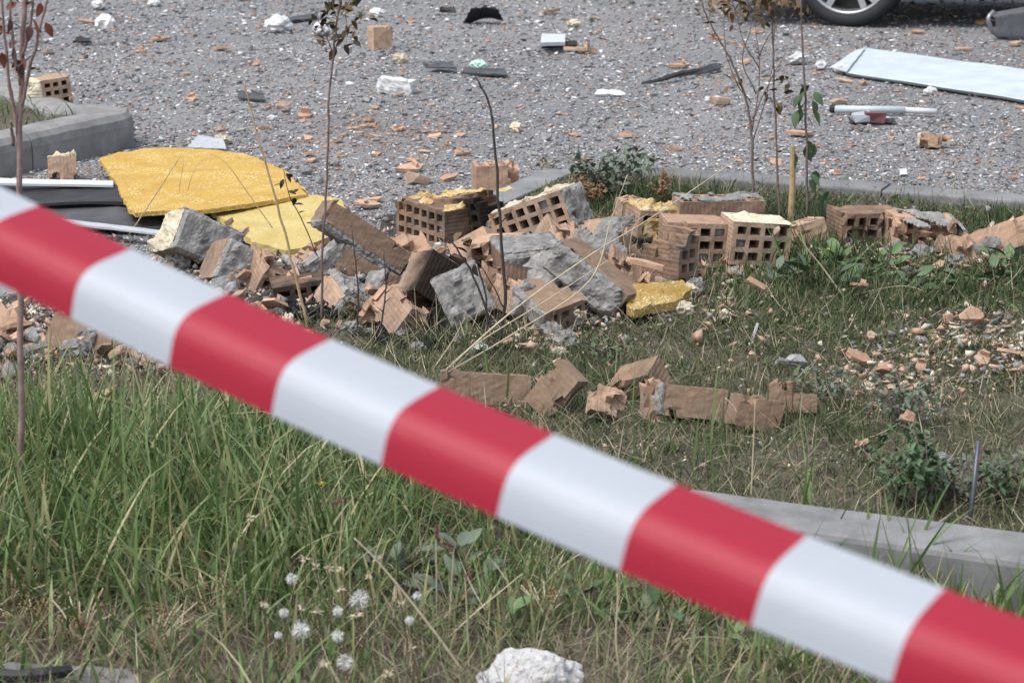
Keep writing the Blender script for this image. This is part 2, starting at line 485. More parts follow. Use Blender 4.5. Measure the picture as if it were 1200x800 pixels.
# kerbs
def kerb_run(name, pts, width, zt, zb, mat, label, gap=.006, seglen=1.0, rad=.02, side=1, cat='kerb'):
    """kerb stones along pts (their camera-side top edge); each stone is a part"""
    root = link(name, None, loc=(pts[0][0], pts[0][1], zb), label=label, cat=cat)
    prof = [(0, zb), (0, zt - rad), (rad * .3, zt - rad * .3), (rad, zt), (width - rad, zt), (width, zt - rad), (width, zb)]
    for a, b in zip(pts[:-1], pts[1:]):
        a = Vector((a[0], a[1], 0)); b = Vector((b[0], b[1], 0)); d = b - a; Lg = d.length; d.normalize(); nn = Vector((-d.y, d.x, 0)) * side
        k = max(1, round(Lg / seglen))
        for i in range(k):
            s0, s1 = Lg * i / k + gap / 2, Lg * (i + 1) / k - gap / 2
            jz = rnd.uniform(-.003, .003)
            V, Fc = [], []
            ns = 8
            for s in range(ns + 1):
                base = a + d * (s0 + (s1 - s0) * s / ns)
                for (u, z) in prof:
                    w = noise.noise(Vector((base.x * 9, base.y * 9, z * 20 + u * 20))) * .0022
                    V.append(base + nn * (u + w) + Vector((0, 0, z + jz + w)) - root.location)
            m = len(prof)
            for s in range(ns):
                for q in range(m - 1):
                    Fc.append((s * m + q, s * m + q + 1, (s + 1) * m + q + 1, (s + 1) * m + q))
            Fc.append(tuple(range(m))); Fc.append(tuple(range(ns * m, ns * m + m)))
            link('kerb_stone', mesh_of('kerb_stone', V, Fc, mat), root)
    return root
k0 = KA - KD * .28; k1 = KB + KD * 2.6
kerb_run('kerb', [k0, k1], .150, .12, -.05, M['kerb'], 'pale grey concrete kerb in front of the planting bed at lower right', seglen=1.9, cat='kerb', rad=.012)
kerb_run('kerb', [c0, c1, far], .13, .1, -.05, M['kerb'], 'grey kerb between the planting bed and the gritty asphalt', seglen=1.6, rad=.008)
e0 = pix(585, 241, .06); e1 = pix(676, 199.5, .06)
kerb_run('kerb', [e1, e0], .12, .06, -.05, M['kerb'], 'flat grey kerb stone running into the brick pile behind it', seglen=1.0, side=-1, rad=.006)
# raised corner kerb on the left: straight run, rounded corner stone, far run
def sweep_stone(parent, path, width, zt, zb, mat, rad):
    prof = [(0, zb), (0, zt - rad), (rad * .12, zt - rad * .5), (rad * .45, zt - rad * .12), (rad, zt), (width - rad * .5, zt), (width, zt - rad * .5), (width, zb)]
    V, Fc = [], []; m = len(prof)
    for i, p in enumerate(path):
        t = (path[min(i + 1, len(path) - 1)] - path[max(i - 1, 0)]); t.z = 0; t.normalize(); nn = Vector((-t.y, t.x, 0))
        for u, z in prof:
            w = noise.noise(Vector((p.x * 11, p.y * 11, z * 22 + u * 22))) * .004
            V.append(p + nn * (u + w) + Vector((0, 0, z + w)) - parent.location)
    for i in range(len(path) - 1):
        for q in range(m - 1): Fc.append((i * m + q, i * m + q + 1, (i + 1) * m + q + 1, (i + 1) * m + q))
    Fc.append(tuple(range(m))); Fc.append(tuple(range((len(path) - 1) * m, len(path) * m)))
    return link('kerb_stone', mesh_of('kerb_stone', V, Fc, mat, smooth=False), parent)
l0, l1 = pix(-330, 288), pix(178, 168)
d_ = (l1 - l0); d_.z = 0; Lk = d_.length; d_.normalize(); n_k = Vector((-d_.y, d_.x, 0))
Rk = .20; s_end = l1 - d_ * (Rk * .9); cen_k = s_end + n_k * Rk
arc = [cen_k + (-n_k * math.cos(t) + d_ * math.sin(t)) * Rk for t in np.linspace(0, math.radians(128), 16)]
l2 = arc[-1]; l3 = pix(30, 133)
kroot = link('raised_kerb', None, loc=l0, label='weathered raised concrete kerb with a rounded corner beside the yellow board', cat='kerb')
def run_pts(a, b, n): return [a.lerp(b, i / n) for i in range(n + 1)]
cut = s_end - d_ * .55
for pa in (run_pts(l0, cut - d_ * .008, 16), run_pts(cut, s_end - d_ * .004, 10) + arc[1:] + run_pts(l2, l3, 14)[1:]):
    sweep_stone(kroot, pa, .165, .145, -.03, M['kerb_weathered'], .055)
LB = [tuple((l0 + Vector((.05, .15, 0))).xy), tuple(cen_k.xy), tuple((l2 + Vector((-.1, -.08, 0))).xy), tuple((l3 + Vector((0, -.06, 0))).xy), tuple((l3 + Vector((-1.5, .1, 0))).xy)]
LBX = np.array([p[0] for p in LB]); LBY = np.array([p[1] for p in LB])
height_sheet('left_bed_soil', -4.5, -1.3, 5.2, 10.5, .04, lambda x, y: .105 + .012 * n2(x, y, 9), lambda x, y: in_poly(x, y, LBX, LBY), M['soil'], kind='structure', label='soil of the small weedy bed inside the raised kerb', cat='soil')

# ------------------------------------------------------------------ hollow clay blocks
def block_mesh(name, nx=6, nz=3, L=.25, D=.138, H=.12, ny=5, brk=(), seed=0, mat=None, t=.0130, jit=.0007, chips=3):
    r = random.Random(seed)
    def edges(n, S):
        h = (S - (n + 1) * t) / n; e = [0.0]
        for i in range(n):
            e += [e[-1] + t]; e += [e[-1] + h]
        e.append(e[-1] + t); return [q - S / 2 + (r.uniform(-.0014, .0014) if 0 < i_ < len(e) - 1 else 0) for i_, q in enumerate(e)]
    ex, ez = edges(nx, L), edges(nz, H)
    ey = [-D / 2 + D * j / ny for j in range(ny + 1)]
    off = Vector((r.random() * 50, r.random() * 50, r.random() * 50))
    ch = [Vector((r.choice((-1, 1)) * L / 2, r.choice((-1, 1)) * D / 2, r.choice((-1, 1)) * H / 2)) + Vector((r.uniform(-.05, .05), 0, 0)) for _ in range(chips)]
    cr = [r.uniform(.008, .024) for _ in ch]
    NX, NY, NZ = len(ex) - 1, ny, len(ez) - 1
    gone = np.zeros((NX, NY, NZ), bool); solid = np.zeros((NX, NY, NZ), bool)
    for i in range(NX):
        for j in range(NY):
            for k in range(NZ):
                c = Vector(((ex[i] + ex[i + 1]) / 2, (ey[j] + ey[j + 1]) / 2, (ez[k] + ez[k + 1]) / 2))
                g = False
                for (p, n, amp) in brk:
                    q = Vector((p[0] * L / 2, p[1] * D / 2, p[2] * H / 2))
                    if (c - q).dot(Vector(n).normalized()) + amp * noise.noise((c + off) * 17) > 0: g = True
                for q, rr in zip(ch, cr):
                    if (c - q).length < rr: g = True
                gone[i, j, k] = g
                solid[i, j, k] = (not (i % 2 == 1 and k % 2 == 1)) and not g
    vid, V, Fc = {}, [], []
    def vert(i, j, k):
        key = (i, j, k)
        if key not in vid:
            b = gone[max(i - 1, 0):i + 1, max(j - 1, 0):j + 1, max(k - 1, 0):k + 1].any()
            p = Vector((ex[i], ey[j], ez[k]))
            a = .0026 if b else jit
            p += Vector((r.uniform(-a, a), r.uniform(-a, a) * (4.0 if b else 1), r.uniform(-a, a)))
            if not b:   # gentle sag of extruded clay
                p += Vector((0, 0, .002 * noise.noise(p * 9 + off)))
            vid[key] = len(V); V.append(p)
        return vid[key]
    def sol(i, j, k):
        return 0 <= i < NX and 0 <= j < NY and 0 <= k < NZ and solid[i, j, k]
    for i in range(NX):
        for j in range(NY):
            for k in range(NZ):
                if not solid[i, j, k]: continue
                if not sol(i - 1, j, k): Fc.append((vert(i, j, k), vert(i, j, k + 1), vert(i, j + 1, k + 1), vert(i, j + 1, k)))
                if not sol(i + 1, j, k): Fc.append((vert(i + 1, j, k), vert(i + 1, j + 1, k), vert(i + 1, j + 1, k + 1), vert(i + 1, j, k + 1)))
                if not sol(i, j - 1, k): Fc.append((vert(i, j, k), vert(i + 1, j, k), vert(i + 1, j, k + 1), vert(i, j, k + 1)))
                if not sol(i, j + 1, k): Fc.append((vert(i, j + 1, k), vert(i, j + 1, k + 1), vert(i + 1, j + 1, k + 1), vert(i + 1, j + 1, k)))
                if not sol(i, j, k - 1): Fc.append((vert(i, j, k), vert(i, j + 1, k), vert(i + 1, j + 1, k), vert(i + 1, j, k)))
                if not sol(i, j, k + 1): Fc.append((vert(i, j, k + 1), vert(i + 1, j, k + 1), vert(i + 1, j + 1, k + 1), vert(i, j + 1, k + 1)))
    holes = [(Vector(((ex[i] + ex[i + 1]) / 2, 0, (ez[k] + ez[k + 1]) / 2)), ex[i + 1] - ex[i], ez[k + 1] - ez[k], gone[i, 0, k])
             for i in range(1, NX, 2) for k in range(1, NZ, 2)]
    return mesh_of(name, V, Fc, mat), holes

def face_frame(face, L, D, H):
    return {'front': (Vector((-L / 2, -D / 2, -H / 2)), Vector((1, 0, 0)), Vector((0, 0, 1)), Vector((0, -1, 0)), L, H),
            'back': (Vector((-L / 2, D / 2, -H / 2)), Vector((1, 0, 0)), Vector((0, 0, 1)), Vector((0, 1, 0)), L, H),
            'top': (Vector((-L / 2, -D / 2, H / 2)), Vector((1, 0, 0)), Vector((0, 1, 0)), Vector((0, 0, 1)), L, D),
            'bottom': (Vector((-L / 2, -D / 2, -H / 2)), Vector((1, 0, 0)), Vector((0, 1, 0)), Vector((0, 0, -1)), L, D),
            'right': (Vector((L / 2, -D / 2, -H / 2)), Vector((0, 1, 0)), Vector((0, 0, 1)), Vector((1, 0, 0)), D, H),
            'left': (Vector((-L / 2, -D / 2, -H / 2)), Vector((0, 1, 0)), Vector((0, 0, 1)), Vector((-1, 0, 0)), D, H)}[face]

def patch_geo(frame, cover, thick, amp, seed, step=.0075, freq=38, knobs=None, edge=.35, patchy=False):
    O, U, Vv, N, W, Hh = frame
    r = random.Random(seed); off = Vector((r.random() * 90, r.random() * 90, r.random() * 90))
    nu, nv = max(3, int(W / step)), max(3, int(Hh / step))
    top = {}
    mask = np.zeros((nu, nv), bool)
    for i in range(nu):
        for j in range(nv):
            a, b = (i + .5) / nu, (j + .5) / nv
            e = min(a, 1 - a, b, 1 - b)
            v = noise.noise(Vector((a * W * 15, b * Hh * 15, 0)) + off) * .5 + .5 + edge * (min(e * 4, 1) - 1) * (1 - cover)
            mask[i, j] = v > 1 - cover - .08
    V, Fc, vid = [], [], {}
    def vt(i, j, lvl):
        key = (i, j, lvl)
        if key not in vid:
            a, b = i / nu * W, j / nv * Hh
            h = 0.0005
            nb = mask[max(i - 1, 0):i + 1, max(j - 1, 0):j + 1]
            full = nb.size == 4 and nb.all()
            if lvl:
                h = thick * (1 if full else .55) + amp * (noise.fractal(Vector((a * freq, b * freq, 3)) + off, .8, 2.1, 3)) * (1 if full else .5) * (.35 if knobs else 1)
                if patchy: h *= .25 + 1.5 * max(0, noise.noise(Vector((a * 21, b * 21, 9)) + off) + .35)
                if knobs:
                    for (ku, kv, kr, kh) in knobs:
                        dq = math.hypot(a - ku, b - kv) / kr
                        if dq < 1: h += kh * (1 - dq ** 4)
                h = max(h, .001)
            jx = 0 if full else r.uniform(-.3, .3) * step
            vid[key] = len(V); V.append(O + U * (a + jx) + Vv * (b + jx) + N * h)
        return vid[key]
    for i in range(nu):
        for j in range(nv):
            if not mask[i, j]: continue
            Fc.append((vt(i, j, 1), vt(i + 1, j, 1), vt(i + 1, j + 1, 1), vt(i, j + 1, 1)))
            for (di, dj, p, q) in ((-1, 0, (i, j), (i, j + 1)), (1, 0, (i + 1, j), (i + 1, j + 1)), (0, -1, (i, j), (i + 1, j)), (0, 1, (i, j + 1), (i + 1, j + 1))):
                a, b = i + di, j + dj
                if not (0 <= a < nu and 0 <= b < nv and mask[a, b]):
                    Fc.append((vt(*p, 0), vt(*q, 0), vt(*q, 1), vt(*p, 1)))
    return V, Fc

BLOCK_XY = []          # footprints that keep the turf away
def rot3(yaw, pitch, roll):
    return Matrix.Rotation(R(yaw), 3, 'Z') @ Matrix.Rotation(R(-roll), 3, 'Y') @ Matrix.Rotation(R(pitch), 3, 'X')

_bs = [100]
def block(label, cx, cy, gy, yaw=0, pitch=0, roll=0, nx=6, nz=3, L=.25, D=.138, H=.12, brk=(), mat='brick', mortar=(), plugs=0., foam=(), foam_mat='foam_cream',
          parent=None, name='hollow_block', cat='clay block', group='hollow clay blocks fallen in the pile', seed=None, chips=6, ny=7):
    _bs[0] += 1; sd = seed or _bs[0]
    q0 = pix(cx, gy)
    for _ in range(3): q0 = pix(cx, gy, float(soil_z(q0.x, q0.y)) if bool(in_poly(np.array(q0.x), np.array(q0.y))) else 0.0)
    Y = q0.y
    loc = pixd(cx, cy, Y)
    BLOCK_XY.append((loc.x, loc.y, (.3 if group == 'clay blocks lying in a broken row on the turf' else .55) * max(L * .8, D)))
    me, holes = block_mesh(name, nx, nz, L, D, H, ny, brk, sd, M[mat], chips=chips)
    rt = rot3(yaw, pitch, roll)
    if parent is not None:
        o = link(name, me, parent, loc - parent.location, rt)
    else:
        o = link(name, me, None, loc, rt, label, cat, group)
    sub = []
    for (face, cover, thick, kn) in mortar:
        kb = None
        if kn:
            kb = [(h[0].x + L / 2, h[0].z + H / 2, min(h[1], h[2]) * .60, kn * rnd.uniform(-.6, 1.4)) for h in holes]
        sub.append(patch_geo(face_frame(face, L, D, H), cover, thick, thick * .55, sd * 7 + len(sub), knobs=kb))
    r = random.Random(sd * 3)
    for (c, w, h, g) in holes:
        if r.random() < plugs and not g:
            y0 = -D / 2 + r.uniform(.002, .02)
            O = Vector((c.x - w / 2, y0 + .006, c.z - h / 2))
            sub.append(patch_geo((O, Vector((1, 0, 0)), Vector((0, 0, 1)), Vector((0, -1, 0)), w, h), .99, .006, .004, sd + int(c.x * 900), step=.006))
    if sub:
        V, Fc = join(sub)
        if Fc: link('mortar', mesh_of('mortar', V, Fc, M['mortar']), o)
    if foam:
        V, Fc = join([patch_geo(face_frame(f, L, D, H), cv, th, th * 1.2, sd * 5 + i, step=.006, freq=42, patchy=True) for i, (f, cv, th) in enumerate(foam)])
        if Fc: link('foam_crust', mesh_of('foam_crust', V, Fc, M[foam_mat]), o)
    return o

def BR(p, n, amp=.05): return (p, n, amp)
RIGHT_BRK = [BR((.35, 0, 0), (1, .1, .2), .07)]
LEFT_BRK = [BR((-.35, 0, 0), (-1, .1, .2), .07)]
TOP_BRK = [BR((0, 0, .3), (.2, .2, 1), .06)]

# --- the main pile, back to front
block('pale hollow block tilted up to the right, six columns of square holes facing the camera', 632, 256, 288, -24, 0, 22, plugs=.18, mortar=[('right', .75, .012, 0)], foam=[('top', .55, .008)])
block('hollow block with holes facing left beside the black charred block', 508, 260, 292, -52, 0, -2, D=.10, plugs=.35, foam=[('top', .5, .009)], foam_mat='foam_tan', mat='brick_soot')
block('black charred block leaning against the pale hollow block', 553, 250, 290, -48, 4, 8, mat='brick_char', foam=[('top', .42, .008)], foam_mat='foam_tan', D=.15, mortar=[('right', .3, .008, 0)], brk=[BR((.5, .2, .5), (1, .4, 1), .05)])
block('small orange clay block lying behind the charred block', 588, 214, 226, 8, 90, 0, L=.2, H=.11, nx=5, mat='shard', brk=RIGHT_BRK)
block('hollow block standing left in the pair with mortar in its holes', 812, 281, 312, 6, 0, -3, nx=4, L=.175, plugs=.4, mortar=[('right', .8, .008, 0)])
block('hollow block standing right in the pair with cream foam along its top', 884, 281, 311, 9, 0, -5, nx=4, L=.17, plugs=.12, foam=[('top', .75, .0045)])
block('smooth clay block lying flat on top behind the pair of hollow blocks', 841, 256, 290, 8, 90, -1, mat='brick_char3', D=.12, mortar=[('back', .5, .008, 0)], foam=[('back', .2, .012)])
block('hollow block standing on end with holes facing right', 782, 302, 334, 50, 0, 88, nx=4, L=.165, nz=2, H=.085, plugs=.25, mat='brick_soot', brk=[BR((.6, 0, .0), (1, .3, .4), .06)])
block('foam-crusted clay piece behind the upright hollow block', 765, 260, 290, 14, 0, -8, nx=3, L=.13, nz=2, H=.08, foam=[('top', .9, .012), ('front', .5, .008)], foam_mat='foam_tan')
block('broken clay block with open webs in the middle of the pile', 585, 305, 340, -18, 0, 6, nx=3, L=.13, mat='shard', brk=[BR((.2, 0, .5), (.7, -.3, .6), .08)], mortar=[('right', .6, .01, 0)])
block('grey mortar-coated block right of the open webbed block', 618, 312, 345, 14, 5, 3, nx=4, L=.17, mat='brick_brown', mortar=[('front', .97, .016, .006), ('top', .7, .01, 0)])
block('clay block half buried under the charred block', 590, 345, 365, 20, 70, -15, mat='brick_soot', brk=LEFT_BRK)
block('block face coated in grey mortar with round knobs', 545, 350, 384, 8, -24, 24, nx=3, L=.12, H=.13, nz=3, mat='brick_brown', mortar=[('front', .99, .010, .010), ('top', .6, .006, 0)])
block('long clay block sloping down right with mortar clinging to its face', 696, 326, 370, -26, -8, -33, H=.082, nz=2, L=.225, mat='brick_brown', mortar=[('front', .75, .018, .010)], brk=[BR((-.9, 0, -.7), (-1, 0, -.6), .05)])
block('broken clay block at the foot of the sloping mortared block', 652, 362, 382, 30, 20, 12, nx=4, L=.15, mat='brick_brown', brk=RIGHT_BRK, mortar=[('left', .6, .014, 0)])
block('grey lump of mortared masonry left of the sloping block', 645, 336, 360, 40, 10, 30, nx=3, L=.12, nz=2, H=.09, mat='brick_brown', mortar=[('front', .95, .02, .004), ('left', .9, .02, 0), ('top', .9, .016, 0)])
block('smashed clay block with crumbling webs in front of the pale hollow block', 668, 290, 312, 25, 30, -20, nx=4, L=.17, mat='brick', brk=TOP_BRK + RIGHT_BRK)
block('clay block lying behind the long dry stalks', 712, 292, 318, -12, 60, 8, nx=4, L=.18, mat='brick', brk=RIGHT_BRK, mortar=[('top', .5, .01, 0)])
block('broken clay piece behind the brown dead weed', 740, 247, 262, 15, 90, -4, nx=2, L=.085, D=.07, H=.07, mat='brick')

# masonry chunk: bricks still bonded together
def chunk(label, px, py):
    p = pix(px, py)
    return link('masonry_chunk', None, loc=p, label=label, cat='masonry', group='bonded masonry chunks in the pile')
ck = chunk('bonded chunk of brown blocks sloping down right in the pile centre', 440, 350)
block('', 424, 277, 350, 12, 76, -36, parent=ck, L=.265, D=.062, H=.12, mat='brick_brown', mortar=[('front', .85, .014, 0), ('bottom', .5, .01, 0)], name='block')
block('', 421, 319, 352, 12, 76, -36, parent=ck, nx=4, L=.165, D=.065, H=.12, mat='brick_brown', mortar=[('back', .9, .016, 0), ('left', .8, .018, 0)], name='block', brk=[BR((.7, -.6, 0), (.8, -1, .2), .04)])
block('', 500, 327, 368, 24, 72, -36, parent=ck, mat='brick_black', nx=2, L=.085, D=.12, H=.10, mortar=[('back', .55, .005, 0)], name='block')
block('', 462, 347, 364, 18, 70, -34, parent=ck, mat='brick_soot', nx=3, L=.13, D=.08, H=.10, brk=[BR((.2, -.3, .2), (.5, -.6, .6), .06)], mortar=[('left', .7, .014, 0)], name='block')
ck2 = chunk('grey mortar-faced chunk just right of the dark sheets at left', 245, 335)
block('', 232, 286, 330, 24, -18, -28, parent=ck2, nx=4, L=.19, mat='brick', mortar=[('front', .95, .016, .004), ('top', .7, .01, 0)], foam=[('left', .9, .012)], name='block')
block('', 281, 320, 345, 20, -18, -30, parent=ck2, nx=4, L=.18, mat='brick_brown', mortar=[('front', .97, .014, .008), ('right', .5, .01, 0)], name='block')
block('', 262, 276, 325, -30, 20, 20, parent=ck2, nx=2, L=.07, nz=2, H=.07, mat='brick', brk=TOP_BRK, mortar=[('left', .5, .01, 0)], name='block')
block('lump of block and mortar above the dark hollow in the pile', 372, 306, 352, 25, 0, 30, nx=3, L=.11, H=.10, mat='brick', mortar=[('front', .9, .024, .01), ('left', .8, .016, 0)], brk=TOP_BRK)
block('burnt block under the mortar lump beside the dark hollow', 362, 345, 366, 10, 0, 8, nx=4, L=.19, H=.10, mat='brick_char2')
block('mortar-crusted broken block below the bonded chunk', 404, 357, 376, 30, 15, -30, nx=3, L=.12, H=.09, mat='brick', mortar=[('front', .9, .022, .012), ('top', .8, .016, 0)], brk=RIGHT_BRK)
block('small clay corner piece poking from the mortar below the chunk', 452, 366, 380, -20, 30, -25, nx=2, L=.09, nz=2, H=.08, mat='shard', brk=TOP_BRK)

for (lb, x, y, g_, yw, pt, rl, kw) in [
    ('crumbled hollow piece between the grey chunk and the leaning stem', 318, 322, 350, 30, 20, -20, dict(nx=3, L=.12, mat='brick', brk=TOP_BRK)),
    ('pale webbed piece left of the knobbed mortar face', 480, 300, 335, 15, 40, 18, dict(nx=3, L=.13, mat='shard', brk=TOP_BRK)),
    ('terracotta plate piece leaning between charred and webbed blocks', 552, 300, 330, -10, 70, 30, dict(nx=4, L=.15, D=.10, H=.06, nz=1, mat='shard', brk=LEFT_BRK)),
    ('clay block half lying under the burnt end of the chunk', 480, 372, 388, 35, 20, -30, dict(nx=3, L=.12, H=.09, mat='brick', brk=RIGHT_BRK + TOP_BRK)),
    ('mortared clay remnant between the two sloping blocks', 612, 350, 378, 24, 0, -25, dict(nx=3, L=.11, H=.09, mat='brick', brk=TOP_BRK, mortar=[('front', .7, .014, .006)])),
    ('thin clay plate leaning on the sloping mortared block', 725, 318, 345, 40, 60, -30, dict(nx=3, L=.13, D=.09, H=.05, nz=1, mat='brick', brk=LEFT_BRK)),
    ('clay block corner sunk in rubble below the charred block', 530, 318, 345, 45, 10, 20, dict(nx=3, L=.11, mat='brick_char2', brk=TOP_BRK)),
    ('grey mortared block at the left of the left rubble strip', 42, 408, 425, 20, 10, 12, dict(nx=3, L=.12, H=.09, mat='brick', brk=RIGHT_BRK, mortar=[('front', .6, .014, .006)])),
    ('brown smooth block in the middle of the left rubble strip', 100, 405, 428, -14, 60, -12, dict(nx=4, L=.16, D=.10, mat='brick_brown', mortar=[('top', .35, .01, 0)])),
    ('clay block with dark hollow at the right of the left rubble strip', 168, 414, 432, -30, 10, -10, dict(nx=3, L=.12, H=.08, nz=2, mat='brick', brk=TOP_BRK)),
    ('broken clay piece at the far left of the left rubble strip', 8, 398, 418, 30, 50, 20, dict(nx=3, L=.12, mat='shard', brk=RIGHT_BRK))]:
    block(lb, x, y, g_, yw, pt, rl, **kw)
# --- row of blocks lying in the turf
grpR = 'clay blocks lying in a broken row on the turf'
block('smooth brown block at the left end of the row on the turf', 568, 455, 472, 3, 78, -4, L=.195, H=.06, nz=2, D=.066, mat='brick_brown', group=grpR)
block('brown block turned askew beside the left end of the row', 652, 457, 484, -10, 66, 52, L=.115, D=.07, H=.05, nz=2, nx=3, mat='brick_brown', group=grpR, brk=[BR((-.9, -.2, .8), (-1, 0, .6), .03)])
block('broken rough-edged block in the middle of the row', 719, 473, 492, 6, 60, -16, nx=3, L=.105, D=.06, H=.05, nz=2, mat='brick', group=grpR, brk=[BR((0, .2, .3), (.2, .5, 1), .08)])
block('small ribbed dark block standing up behind the row', 752, 450, 466, -30, 20, 22, nx=3, L=.1, nz=2, H=.075, D=.08, mat='brick_char3', group=grpR)
block('rough broken end of block left of the two smooth ones', 768, 469, 488, 20, 80, -4, nx=2, L=.045, D=.085, H=.06, nz=1, mat='brick', group=grpR, brk=[BR((-.2, 0, .6), (-1, .3, .8), .05)])
block('smooth brown block right of the rough broken end', 812, 471, 490, 4, 76, -7, nx=4, L=.135, H=.06, nz=2, D=.066, mat='brick_brown', group=grpR, mortar=[('left', .9, .012, 0)])
block('smooth brown block sloping down at the right of the row', 884, 485, 502, 10, 76, -18, L=.10, nx=3, H=.06, nz=2, D=.066, mat='brick_brown', group=grpR)
block('small upright brown clay piece at the right end of the row', 917, 464, 482, -15, 80, 4, nx=2, L=.05, D=.06, H=.06, nz=1, mat='brick_brown', group=grpR)
block('small brown clay stub lying last in the row', 941, 473, 486, 10, 70, -6, nx=2, L=.045, D=.04, H=.05, nz=1, mat='brick_brown', group=grpR)

# --- right side and stray blocks
grpS = 'hollow clay blocks scattered away from the pile'
block('smoke-stained broken block with open holes beneath the thin saplings', 1013, 269, 289, 12, 0, -2, nx=5, L=.19, mat='brick_char3', group=grpS, brk=[BR((.3, -.6, -.2), (.3, -1, -.3), .07)], mortar=[('right', .8, .012, 0)])
block('broken block with grey mortar end right of the smoke-stained block', 1078, 280, 298, 10, 10, -5, nx=5, L=.19, mat='shard', group=grpS, brk=[BR((0, -.3, .1), (.1, -.8, .6), .09)], mortar=[('right', .9, .02, .004), ('top', .5, .008, 0)])
block('pale clay slab sloping up right with a stripe of grey mortar', 1160, 284, 306, -18, 80, 24, nx=6, L=.26, D=.08, H=.10, mat='shard', group=grpS, mortar=[('top', .28, .008, 0)], brk=[BR((.8, .2, 0), (1, .3, .2), .04)])
block('broken clay block under the sloping pale slab', 1140, 297, 308, 20, 40, -10, nx=4, L=.16, mat='brick', group=grpS, brk=TOP_BRK)
block('clay piece lying between the thin saplings', 935, 276, 290, 16, 80, 14, nx=3, L=.14, D=.07, mat='brick', group=grpS, brk=LEFT_BRK)
ob = block('hollow block with cream foam on its left, on the left kerb', 62, 106, 152, 26, 0, 6, nx=3, L=.12, H=.115, group=grpS, foam=[('left', .95, .03)])
block('small clay block piece at the foot of the raised kerb', 73, 197, 212, 12, 80, 0, nx=3, L=.1, D=.08, group=grpS, mat='brick', foam=[('back', .5, .014)])
block('upright clay block standing alone on the far asphalt', 445, 44, 57, 28, 90, 0, nx=3, L=.11, H=.08, D=.12, mat='shard', group=grpS, mortar=[('right', .7, .006, 0)])
block('broken clay block lying on the right asphalt past the kerb', 1096, 166, 174, -14, 78, -6, nx=3, L=.115, D=.05, H=.08, mat='brick', group=grpS, foam=[('left', .8, .014)], brk=RIGHT_BRK)

# ------------------------------------------------------------------ shards, lumps (individuals) -- shared meshes
def shard_mesh(seed, mat, ribs=True):
    r = random.Random(seed)
    n = r.choice((4, 5, 5, 6)); th = .011
    an = sorted((i + r.uniform(-.3, .3)) * 2 * math.pi / n for i in range(n))
    el = r.uniform(.45, .8)
    pts = [(math.cos(a) * .05 * r.uniform(.75, 1.1), math.sin(a) * .05 * el * r.uniform(.75, 1.1)) for a in an]
    V = [Vector((x + r.uniform(-.003, .003), y + r.uniform(-.003, .003), z)) for z in (0, th) for x, y in pts]
    Fc = [tuple(range(n - 1, -1, -1)), tuple(range(n, 2 * n))] + [(i, (i + 1) % n, n + (i + 1) % n, n + i) for i in range(n)]
    g = [(V, Fc)]
    if ribs:
        for k in range(r.choice((0, 0, 0, 1, 1))):
            x = r.uniform(-.02, .02); hh = r.uniform(.012, .026)
            bv, bf = box_geo(x - .005, x + .005, -.05 * el * .6, .05 * el * .55, th * .5, th + hh)
            bv = [Vector(v) + Vector((r.uniform(-.003, .003), r.uniform(-.006, .006), r.uniform(-.006, .003) if v[2] > th else 0)) for v in bv]
            g.append((bv, bf))
    V, Fc = join(g)
    V = [v + Vector((0, 0, -th / 2)) for v in V]
    return mesh_of('shard', V, Fc, M[mat])
def hull_geo(seed, n=14, flat=(1, .8, .6)):
    r = random.Random(seed); bm = bmesh.new()
    for _ in range(n):
        v = Vector((r.gauss(0, 1), r.gauss(0, 1), r.gauss(0, 1))).normalized() * r.uniform(.8, 1)
        bm.verts.new((v.x * flat[0], v.y * flat[1], v.z * flat[2]))
    res = bmesh.ops.convex_hull(bm, input=bm.verts)
    bmesh.ops.delete(bm, geom=[v for v in bm.verts if not v.link_faces], context='VERTS')
    bmesh.ops.triangulate(bm, faces=bm.faces)
    bm.verts.index_update()
    V = [v.co.copy() for v in bm.verts]; Fc = [tuple(v.index for v in f.verts) for f in bm.faces]
    bm.free(); return V, Fc
def lump_mesh(seed, mat, rough=.18, sub=3, flat=(1, .8, .65), freq=1.6, size=.05):
    bm = bmesh.new(); bmesh.ops.create_icosphere(bm, subdivisions=sub, radius=1)
    off = Vector((seed * 3.1, seed * 1.7, seed * 2.3))
    for v in bm.verts:
        d = 1 + rough * 2 * noise.fractal(v.co * freq + off, .9, 2.1, 4)
        q = v.co * d
        v.co = Vector((q.x * flat[0], q.y * flat[1], q.z * flat[2])) * size
    me = bpy.data.meshes.new('lump'); bm.to_mesh(me); bm.free()
    me.materials.append(M[mat]); return me
SH = [shard_mesh(i, 'shard') for i in range(14)]
SHB = [shard_mesh(40 + i, 'brick_brown') for i in range(5)]
def hull_mesh(seed, mat, flat):
    V, Fc = hull_geo(seed, 16, flat); return mesh_of('hull', [v * .05 for v in V], Fc, M[mat])
CHUNKS = [hull_mesh(i, 'brick', (1, .7, .6)) for i in range(6)]
STN = [hull_mesh(60 + i, 'stone', (1, .8, .6)) for i in range(8)]
MOR = [lump_mesh(80 + i, 'mortar', .26, 3, (1, .8, .6), 2.4) for i in range(6)]
FOW = [lump_mesh(90 + i, 'foam_white', .2, 3, (1, .75, .55), 2.2) for i in range(4)]
FOC = [lump_mesh(110 + i, 'foam_cream', .25, 3, (1, .75, .6), 2.6) for i in range(4)]

